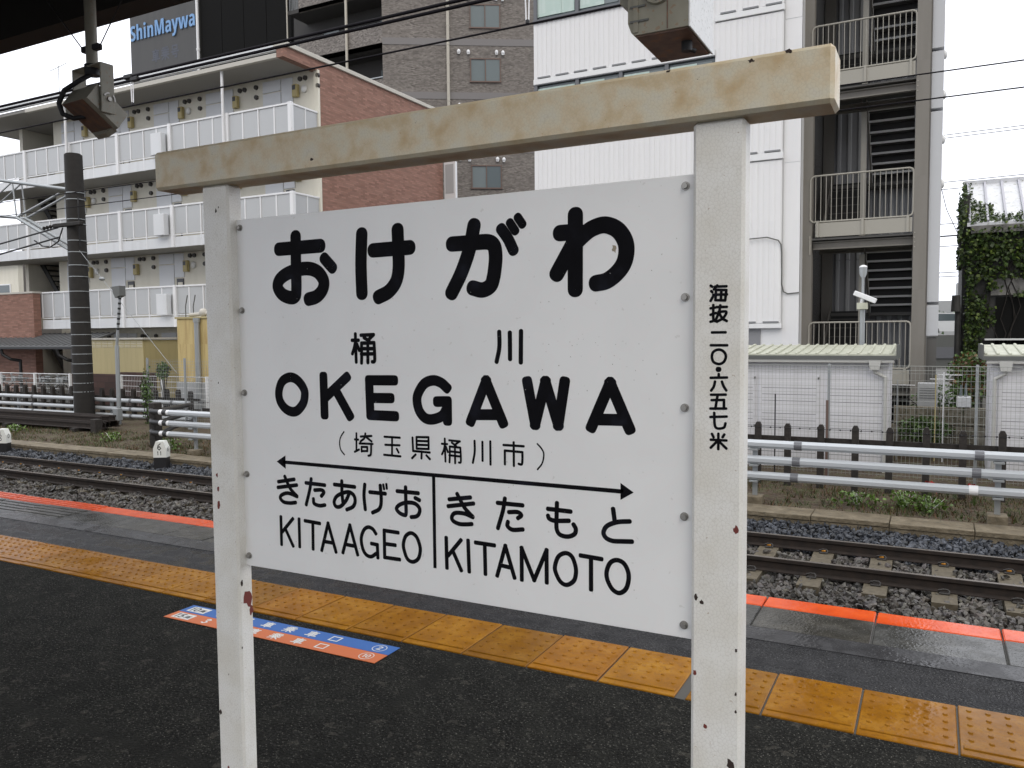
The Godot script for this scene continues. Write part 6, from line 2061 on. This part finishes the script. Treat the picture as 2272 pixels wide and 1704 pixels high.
# ---------- yard in front of the flats ----------
func build_left_yard() -> void:
	var t := thing("bicycle_shelter", "low grey roofed bicycle shelter on black posts", "shelter", Vector3(-31, -0.84, -19.2))
	var o := t.position
	var m := MB.new()
	m.profile(PackedVector2Array([Vector2(-18.9, 1.20), Vector2(-18.9, 1.25), Vector2(-20.6, 1.72), Vector2(-20.6, 1.67)]), -37.0, -27.9)
	var rf := put(t, "roof", m.mesh(), M.grey_roof, -o)
	for i in 28:
		m = MB.new()
		m.box(Vector3.ZERO, Vector3(0.05, 0.04, 1.74), Basis(Vector3.RIGHT, atan2(0.47, 1.7)))
		put(rf, "roof_rib", m.mesh(), M.grey_roof, Vector3(-36.8 + i * 0.33, 1.495, -19.75))
	boxpart(t, "gutter", Vector3(-37, 1.12, -18.92) - o, Vector3(-27.9, 1.2, -18.85) - o, M.black)
	for x: float in [-36.4, -32.4, -28.9]:
		m = MB.new()
		m.path([Vector3(x, 1.14, -18.9), Vector3(x + 0.05, 0.9, -18.95), Vector3(x + 0.3, 0.72, -19.1), Vector3(x + 0.42, 0.66, -19.4), Vector3(x + 0.42, -0.84, -19.4)], 0.06, 8)
		put(t, "post", m.mesh(), M.black, -o)
	for k in 5:
		var bx := -34.2 + k * 1.15 + (0.7 if k > 2 else 0.0)
		t = thing("bicycle", ["parked bicycle with silver handlebar, first from the left under the shelter roof", "parked dark bicycle, second from the left under the shelter roof", "parked bicycle, third from the left by the brick screen wall end", "parked bicycle, fourth from the left under the shelter roof", "parked bicycle nearest the black concrete pole"][k], "bicycle", Vector3(bx, -0.84, -18.6), "bicycles under the shelter")
		t.rotation.y = 1.2 + 0.15 * k
		for wx: float in [-0.52, 0.52]:
			m = MB.new()
			var pts := []
			for i in 19:
				pts.append(Vector3(wx + cos(TAU * i / 18) * 0.32, 0.33 + sin(TAU * i / 18) * 0.32, 0))
			m.path(pts, 0.018, 5)
			for i in 8:
				m.tube(Vector3(wx, 0.33, 0), Vector3(wx + cos(TAU * i / 8) * 0.32, 0.33 + sin(TAU * i / 8) * 0.32, 0), 0.003, 0.003, 3, false)
			put(t, "wheel", m.mesh(), M.tyre)
		m = MB.new()
		m.path([Vector3(-0.52, 0.33, 0), Vector3(-0.1, 0.32, 0), Vector3(0.38, 0.72, 0), Vector3(-0.2, 0.72, 0), Vector3(-0.1, 0.32, 0)], 0.018, 6)
		m.tube(Vector3(0.52, 0.33, 0), Vector3(0.36, 0.95, 0), 0.016, 0.016, 6)
		m.tube(Vector3(-0.1, 0.32, 0), Vector3(-0.23, 0.86, 0), 0.016, 0.016, 6)
		put(t, "frame", m.mesh(), M.galv if k % 2 == 0 else M.shed_dark)
		m = MB.new()
		m.path([Vector3(0.22, 1.02, -0.27), Vector3(0.36, 1.03, -0.1), Vector3(0.36, 0.96, 0), Vector3(0.36, 1.03, 0.1), Vector3(0.22, 1.02, 0.27)], 0.013, 6)
		put(t, "handlebar", m.mesh(), M.galv)
		m = MB.new()
		m.bevel(Vector3(-0.24, 0.89, 0), Vector3(0.26, 0.06, 0.15), 0.02)
		put(t, "saddle", m.mesh(), M.black)
		m = MB.new()
		for i in 6:
			m.box(Vector3(0.56, 0.74 + i * 0.03, 0), Vector3(0.25, 0.008, 0.3))
		m.span(Vector3(0.42, 0.70, -0.15), Vector3(0.44, 0.92, 0.15))
		m.span(Vector3(0.68, 0.70, -0.15), Vector3(0.70, 0.92, 0.15))
		put(t, "basket", m.mesh(), M.galv)
	t = thing("brown_wall", "dark brown brick wall beside the concrete pole below the beige shed", "wall", Vector3(-25, -0.9, -18.2))
	o = t.position
	boxpart(t, "wall", Vector3(-27.2, -0.9, -18.35) - o, Vector3(-24.4, 0.28, -18.15) - o, M.brown_wall)
	boxpart(t, "wall", Vector3(-24.4, -0.9, -18.35) - o, Vector3(-22.85, 0.36, -18.15) - o, M.brown_wall)
	t = thing("garden_shed", "beige metal garden shed standing behind the brown wall", "shed", Vector3(-25.1, -0.84, -19.2))
	o = t.position
	for e: Array in [[-26.6, -25.12], [-25.1, -23.75]]:
		var d := boxpart(t, "door_panel", Vector3(e[0], -0.84, -18.62) - o, Vector3(e[1], 1.46, -18.58) - o, M.beige, 0.005)
		for r in 4:
			for q in 4:
				boxpart(d, "louvre", Vector3(e[0] + 0.12 + q * 0.31, 1.20 + r * 0.055, -18.585) - o, Vector3(e[0] + 0.38 + q * 0.31, 1.215 + r * 0.055, -18.565) - o, M.cream)
	boxpart(t, "body", Vector3(-26.62, -0.84, -20.0) - o, Vector3(-23.73, 1.44, -18.62) - o, M.beige)
	boxpart(t, "roof", Vector3(-26.7, 1.46, -20.1) - o, Vector3(-23.66, 1.52, -18.5) - o, M.coping)
	t = thing("yellow_tank", "rust streaked yellow tank cabinet beside the sign's left post", "tank", Vector3(-20.5, -0.84, -18.6))
	o = t.position
	boxpart(t, "cabinet", Vector3(-21.4, 0.1, -19.4) - o, Vector3(-19.4, 2.1, -18.0) - o, M.rusty_yellow, 0.02)
	boxpart(t, "base", Vector3(-21.45, -0.84, -19.4) - o, Vector3(-19.3, 0.1, -17.97) - o, M.far_wall, 0.01)
	boxpart(t, "lid_rim", Vector3(-21.44, 2.1, -19.44) - o, Vector3(-19.36, 2.16, -17.96) - o, M.beige)
	m = MB.new()
	m.tube(Vector3(-20.38, -0.84, -17.9), Vector3(-20.38, 2.08, -17.9), 0.085, 0.085, 10)
	m.tube(Vector3(-20.38, 1.98, -17.9), Vector3(-20.38, 2.12, -17.9), 0.11, 0.11, 10)
	put(t, "grey_pipe", m.mesh(), M.galv, -o)
	m = MB.new()
	m.ball(Vector3(-20.3, 2.28, -18.1), Vector3(0.14, 0.14, 0.14), 12, 7)
	m.tube(Vector3(-20.9, 2.22, -18.1), Vector3(-20.0, 2.26, -18.1), 0.06, 0.06, 8)
	put(t, "valve", m.mesh(), M.coping, -o)
	for x: float in [-21.2, -20.85]:
		m = MB.new()
		m.path([Vector3(x, 2.16, -18.2), Vector3(x, 2.5, -18.2), Vector3(x + 0.1, 2.85, -18.2)], 0.018, 5)
		put(t, "conduit", m.mesh(), M.shed_dark, -o)

# ---------- poles and overhead equipment ----------
func build_poles() -> void:
	var t := thing("concrete_pole", "thick dark catenary pole with wire bands in front of the flats", "pole", Vector3(-23.52, -1.0, -16.2))
	var o := t.position
	var m := MB.new()
	m.tube(Vector3(-23.52, -1.05, -16.2), Vector3(-23.56, 7.12, -16.2), 0.295, 0.255, 20)
	m.tube(Vector3(-23.56, 7.12, -16.2), Vector3(-23.56, 7.16, -16.2), 0.255, 0.21, 20)
	put(t, "shaft", m.mesh(), M.pole, -o)
	for y: float in [-0.15, 0.12, 0.42, 0.72, 1.02, 1.28, 1.62, 2.0, 2.45, 2.95, 3.4, 3.75, 4.15, 4.5, 5.0, 5.15, 5.75, 5.95]:
		m = MB.new()
		var r := lerpf(0.295, 0.255, (y + 1.05) / 8.17)
		m.tube(Vector3(-23.53, y, -16.2), Vector3(-23.53, y + 0.022, -16.2), r + 0.006, r + 0.006, 18)
		put(t, "wire_band", m.mesh(), M.galv, -o)
		m = MB.new()
		m.tube(Vector3(-23.53 + r, y, -16.15), Vector3(-23.53 + r + 0.12, y + 0.01, -16.1), 0.01, 0.004, 5)
		put(t, "step_pin", m.mesh(), M.galv, -o)
	# truss arm reaching left
	m = MB.new()
	for zz: float in [-16.35, -16.05]:
		m.tube(Vector3(-23.5, 6.05, zz), Vector3(-40.0, 8.9, zz), 0.055, 0.055, 6)
		m.tube(Vector3(-26.3, 5.42, zz), Vector3(-40.0, 7.0, zz), 0.045, 0.045, 6)
		m.tube(Vector3(-26.3, 5.42, zz), Vector3(-24.1, 5.98, zz), 0.035, 0.035, 6)
		m.tube(Vector3(-26.3, 5.42, zz), Vector3(-23.6, 4.2, zz), 0.055, 0.055, 6)
		for k in 5:
			var a := Vector3(-26.3 - k * 2.2, 5.42 + k * 0.254, zz)
			var b := Vector3(-26.45 - k * 2.2, 6.56 + k * 0.38, zz)
			m.tube(a, b, 0.025, 0.025, 5)
			m.tube(b, Vector3(-28.5 - k * 2.2, 5.674 + k * 0.254, zz), 0.025, 0.025, 5)
	put(t, "truss_arm", m.mesh(), M.galv, -o)
	m = MB.new()
	m.bevel(Vector3(-23.5, 4.98, -15.9), Vector3(1.3, 0.12, 0.12), 0.02)
	put(t, "crossarm", m.mesh(), M.pole, -o)
	for k in 2:
		m = MB.new()
		m.path([Vector3(-45, 4.1 - k * 0.45, -15.9), Vector3(-32, 4.2 - k * 0.40, -15.9), Vector3(-27, 4.6 - k * 0.33, -15.9), Vector3(-24.0, 4.92 - k * 0.30, -15.9)], 0.026, 6)
		put(t, "feeder_cable", m.mesh(), M.cable, -o)
	m = MB.new()
	m.path([Vector3(-25.2, 4.6, -15.9), Vector3(-24.8, 4.4, -15.9), Vector3(-24.4, 4.35, -15.9), Vector3(-24.0, 4.5, -15.9), Vector3(-23.8, 4.9, -15.92)], 0.022, 6)
	put(t, "jumper_cable", m.mesh(), M.cable, -o)
	for k in 4:
		m = MB.new()
		m.ball(Vector3(-24.2 - k * 0.16, 4.98 - k * 0.012, -15.9), Vector3(0.04, 0.06, 0.06), 8, 6)
		put(t, "insulator", m.mesh(), M.pole, -o)
	m = MB.new()
	m.path([Vector3(-23.27, 5.8, -16.1), Vector3(-23.2, 5.6, -16.05), Vector3(-23.2, 4.8, -16.05), Vector3(-23.25, 4.3, -16.1)], 0.02, 6)
	put(t, "down_cable", m.mesh(), M.cable, -o)
	# stay wire with a round insulator
	t = thing("stay_wire", "thin guy wire with a glass insulator slanting down from the pole", "guy wire", Vector3(-21.0, -0.9, -15.5))
	o = t.position
	m = MB.new()
	m.tube(Vector3(-23.3, 4.2, -16.1), Vector3(-19.2, 0.5, -16.1), 0.009, 0.009, 4)
	put(t, "wire", m.mesh(), M.galv, -o)
	m = MB.new()
	m.ball(Vector3(-22.3, 3.3, -16.1), Vector3(0.09, 0.06, 0.09), 10, 6)
	put(t, "insulator", m.mesh(), M.galv, -o)
	# slim signal lamp post
	t = thing("platform_lamp_post", "slim grey lineside post with a black and white banded top and lamp", "lamp post", Vector3(-20.93, -1.05, -15.5))
	o = t.position
	m = MB.new()
	m.tube(Vector3(-20.95, -1.05, -15.5), Vector3(-20.93, 1.3, -15.5), 0.06, 0.06, 10)
	m.tube(Vector3(-20.93, 1.3, -15.5), Vector3(-20.72, 2.7, -15.5), 0.04, 0.036, 10)
	put(t, "shaft", m.mesh(), M.galv, -o)
	for k in 7:
		m = MB.new()
		var p := Vector3(-20.86, 1.75, -15.5).lerp(Vector3(-20.73, 2.62, -15.5), k / 6.0)
		m.tube(p, p + Vector3(0.008, 0.055, 0), 0.042, 0.042, 10)
		put(t, "black_band", m.mesh(), M.cable, -o)
	m = MB.new()
	m.prism(PackedVector2Array([Vector2(-20.92, 2.98), Vector2(-20.60, 3.0), Vector2(-20.60, 2.72), Vector2(-20.80, 2.66), Vector2(-20.88, 2.8)]), -15.6, -15.4)
	put(t, "lamp_housing", m.mesh(), M.shed_dark, -o)
	m = MB.new()
	m.path([Vector3(-21.08, 2.97, -15.5), Vector3(-20.98, 2.9, -15.5), Vector3(-20.9, 2.8, -15.5)], 0.03, 5)
	put(t, "lamp_bracket", m.mesh(), M.shed_dark, -o)
	boxpart(t, "switch_box", Vector3(-20.9, -0.85, -15.42) - o, Vector3(-20.68, -0.5, -15.25) - o, M.galv, 0.01)

func build_wires() -> void:
	# overhead line of the near track: two heavy wires above one thinner contact wire
	var t := thing("overhead_line", "pair of thick black overhead wires and the thinner contact wire below", "overhead wires", Vector3(-6, 4.3, -6.2))
	var o := t.position
	for y: Array in [[4.41, 0.016], [4.362, 0.016]]:
		var m := MB.new()
		m.tube(Vector3(-70, y[0], -6.2), Vector3(25, y[0], -6.2), y[1], y[1], 8)
		put(t, "messenger_wire", m.mesh(), M.wire, -o)
	var m := MB.new()
	m.tube(Vector3(-70, 4.09, -6.2), Vector3(25, 4.09, -6.2), 0.0085, 0.0085, 7)
	put(t, "contact_wire", m.mesh(), M.wire, -o)
	for x: float in [-7.95, -3.06, 1.9, -12.9]:
		m = MB.new()
		m.tube(Vector3(x - 0.02, 4.37, -6.2), Vector3(x - 0.012, 4.12, -6.2), 0.006, 0.006, 6)
		m.tube(Vector3(x + 0.02, 4.37, -6.2), Vector3(x + 0.012, 4.12, -6.2), 0.006, 0.006, 6)
		put(t, "dropper", m.mesh(), M.frame_white, -o)
		m = MB.new()
		m.bevel(Vector3(x - 0.05, 4.41, -6.2), Vector3(0.14, 0.05, 0.05), 0.01)
		m.bevel(Vector3(x + 0.05, 4.37, -6.2), Vector3(0.12, 0.05, 0.05), 0.01)
		m.bevel(Vector3(x, 4.11, -6.2), Vector3(0.03, 0.035, 0.025), 0.005)
		put(t, "clamp", m.mesh(), M.cable, -o)
	t = thing("overhead_line", "two thin overhead wires crossing the sky at right", "overhead wires", Vector3(0, 4.2, -10.2))
	o = t.position
	for y: float in [4.34, 4.06]:
		m = MB.new()
		m.tube(Vector3(-70, y, -10.2), Vector3(25, y, -10.2), 0.008, 0.008, 6)
		put(t, "wire", m.mesh(), M.wire, -o)

# ---------- weeds and shrubs ----------
func build_plants() -> void:
	var green := func(g: RandomNumberGenerator, _p: Vector3) -> Color:
		var q := g.randf()
		var v := g.randf_range(0.5, 1.3)
		if q < 0.5:
			return Color(0.05, 0.075, 0.018) * v
		if q < 0.75:
			return Color(0.10, 0.08, 0.028) * v
		return Color(0.12, 0.06, 0.028) * v
	var g := RandomNumberGenerator.new()
	g.seed = 77
	var f := FastNoiseLite.new()
	f.seed = 5
	f.frequency = 0.6
	var m := MB.new()
	m.tinted = true
	for i in 30000:
		var x := 5.0 - pow(g.randf(), 1.2) * 33.0
		var z := g.randf_range(-14.6, -12.52)
		if f.get_noise_2d(x, z * 1.5) < -0.25 + (0.3 if z > -12.75 else 0.0):
			continue
		m.col = green.call(g, Vector3.ZERO)
		var h := g.randf_range(0.03, 0.10) * (1.0 + maxf(0.0, f.get_noise_2d(x * 3.0, z)) * 1.6)
		var p := Vector3(x, -1.12 + (-12.5 - z) * 0.04, z)
		var s := Vector3(g.randf_range(-1, 1), 0, g.randf_range(-1, 1)).normalized() * 0.009
		var tip := p + Vector3(g.randf_range(-0.06, 0.06), h, g.randf_range(-0.06, 0.06))
		m.tri(p - s, tip, p + s)
	var w := put(self, "lineside_weeds", m.mesh(), M.leaf)
	w.set_meta("kind", "stuff")
	w.set_meta("label", "short brown and green weeds on the earth strip under the pipes")
	w.set_meta("category", "weeds")
	# leafy clumps
	var spots := [[-1.0, -13.1, 0.20, "small yellow green weed clump under the lowest pipe, nearest the right post"], [-0.35, -13.2, 0.26, "bright green weed clump under the pipes right of the sign"], [-0.05, -13.1, 0.2, "low green weed clump further right under the pipes"], [-18.4, -13.4, 0.24, "yellow green weed clump by the rail stack end"], [-15.8, -13.0, 0.26, "green weed clump behind the post marked 6"], [-13.6, -12.9, 0.2, "low green clump right of the post marked 6"], [-22.8, -13.6, 0.22, "yellowish weed clump before the rail stack"]]
	for i in spots.size():
		var s: Array = spots[i]
		var t := thing("weed_clump", s[3], "weed", Vector3(s[0], -1.08, s[1]), "weed clumps under the pipes")
		var hgt: float = s[2]
		var pick := func(gg: RandomNumberGenerator) -> Vector3: return Vector3(gg.randfn() * 0.15, gg.randf() * hgt, gg.randfn() * 0.1)
		var bright := func(gg: RandomNumberGenerator, _p: Vector3) -> Color: return Color(0.11, 0.19, 0.03) * gg.randf_range(0.5, 1.3)
		put(t, "leaves", leaves(170, 400 + i, pick, 0.05, bright), M.leaf)
		m = MB.new()
		for k in 6:
			m.tube(Vector3(0, -0.05, 0), Vector3(g.randfn() * 0.12, hgt * 0.9, g.randfn() * 0.08), 0.004, 0.002, 4)
		put(t, "stems", m.mesh(), M.leaf)
	for i in 2:
		var t := thing("red_flower", "small red flower patch under the pipes, left one" if i == 0 else "small red flower patch under the pipes, right one", "flowers", Vector3(-0.02 if i == 0 else 0.55, -0.98, -13.6), "red flowers")
		var pick := func(gg: RandomNumberGenerator) -> Vector3: return Vector3(gg.randfn() * 0.06, 0.12 + gg.randf() * 0.12, gg.randfn() * 0.06)
		var red := func(gg: RandomNumberGenerator, _p: Vector3) -> Color: return Color(0.38, 0.025, 0.02) * gg.randf_range(0.5, 1.2)
		put(t, "petals", leaves(90, 430 + i, pick, 0.04, red), M.leaf)
		var mm := MB.new()
		mm.tinted = true
		mm.col = Color(0.06, 0.1, 0.02)
		for k in 7:
			mm.tube(Vector3(0, -0.1, 0), Vector3(g.randfn() * 0.07, 0.18, g.randfn() * 0.06), 0.005, 0.003, 4)
		put(t, "stems", mm.mesh(), M.leaf)
	# shrubs beyond the mesh fence and vine by the yellow tank
	var shrubs := [["round_shrub", "reddish green clipped shrub beside the right shed", Vector3(0.62, -0.84, -18.6), Vector3(0.42, 0.55, 0.35), 1.45, 1500, 0.06], ["leafy_shrub", "bright green leafy plant at the foot of the block wall", Vector3(-0.15, -1.0, -17.2), Vector3(0.5, 0.28, 0.18), 0.68, 800, 0.06], ["leafy_shrub", "dark climbing plant on the mesh post left of the yellow tank", Vector3(-20.3, -1.0, -15.95), Vector3(0.22, 0.9, 0.15), 0.9, 420, 0.06], ["leafy_shrub", "light green bush tip above the white fence by the tank", Vector3(-20.75, -0.9, -16.9), Vector3(0.2, 0.28, 0.2), 1.45, 300, 0.07], ["leafy_shrub", "overgrown greenery behind the mesh between the sheds", Vector3(0.15, -0.84, -18.4), Vector3(0.65, 0.5, 0.2), 0.8, 900, 0.06]]
	for i in shrubs.size():
		var s: Array = shrubs[i]
		var t := thing(s[0], s[1], "shrub", s[2])
		var r: Vector3 = s[3]
		var yc: float = s[4]
		var pick := func(gg: RandomNumberGenerator) -> Vector3:
			var d := Vector3(gg.randfn(), gg.randfn(), gg.randfn()).normalized() * pow(gg.randf(), 0.4)
			return Vector3(0, yc, 0) + d * r
		var red := i == 0
		var tn := func(gg: RandomNumberGenerator, _p: Vector3) -> Color:
			var v := gg.randf_range(0.5, 1.3)
			if red and gg.randf() < 0.35:
				return Color(0.15, 0.075, 0.03) * v
			return Color(0.065, 0.12, 0.025) * v
		put(t, "leaves", leaves(s[5], 450 + i, pick, s[6], tn), M.leaf)
		m = MB.new()
		for k in 5:
			m.path([Vector3(0, -0.05, 0), Vector3(g.randfn() * r.x * 0.25, yc * 0.5, g.randfn() * 0.05), Vector3(g.randfn() * r.x * 0.5, yc + r.y * 0.4, g.randfn() * 0.08)], 0.012, 5)
		put(t, "stems", m.mesh(), M.old_wood)
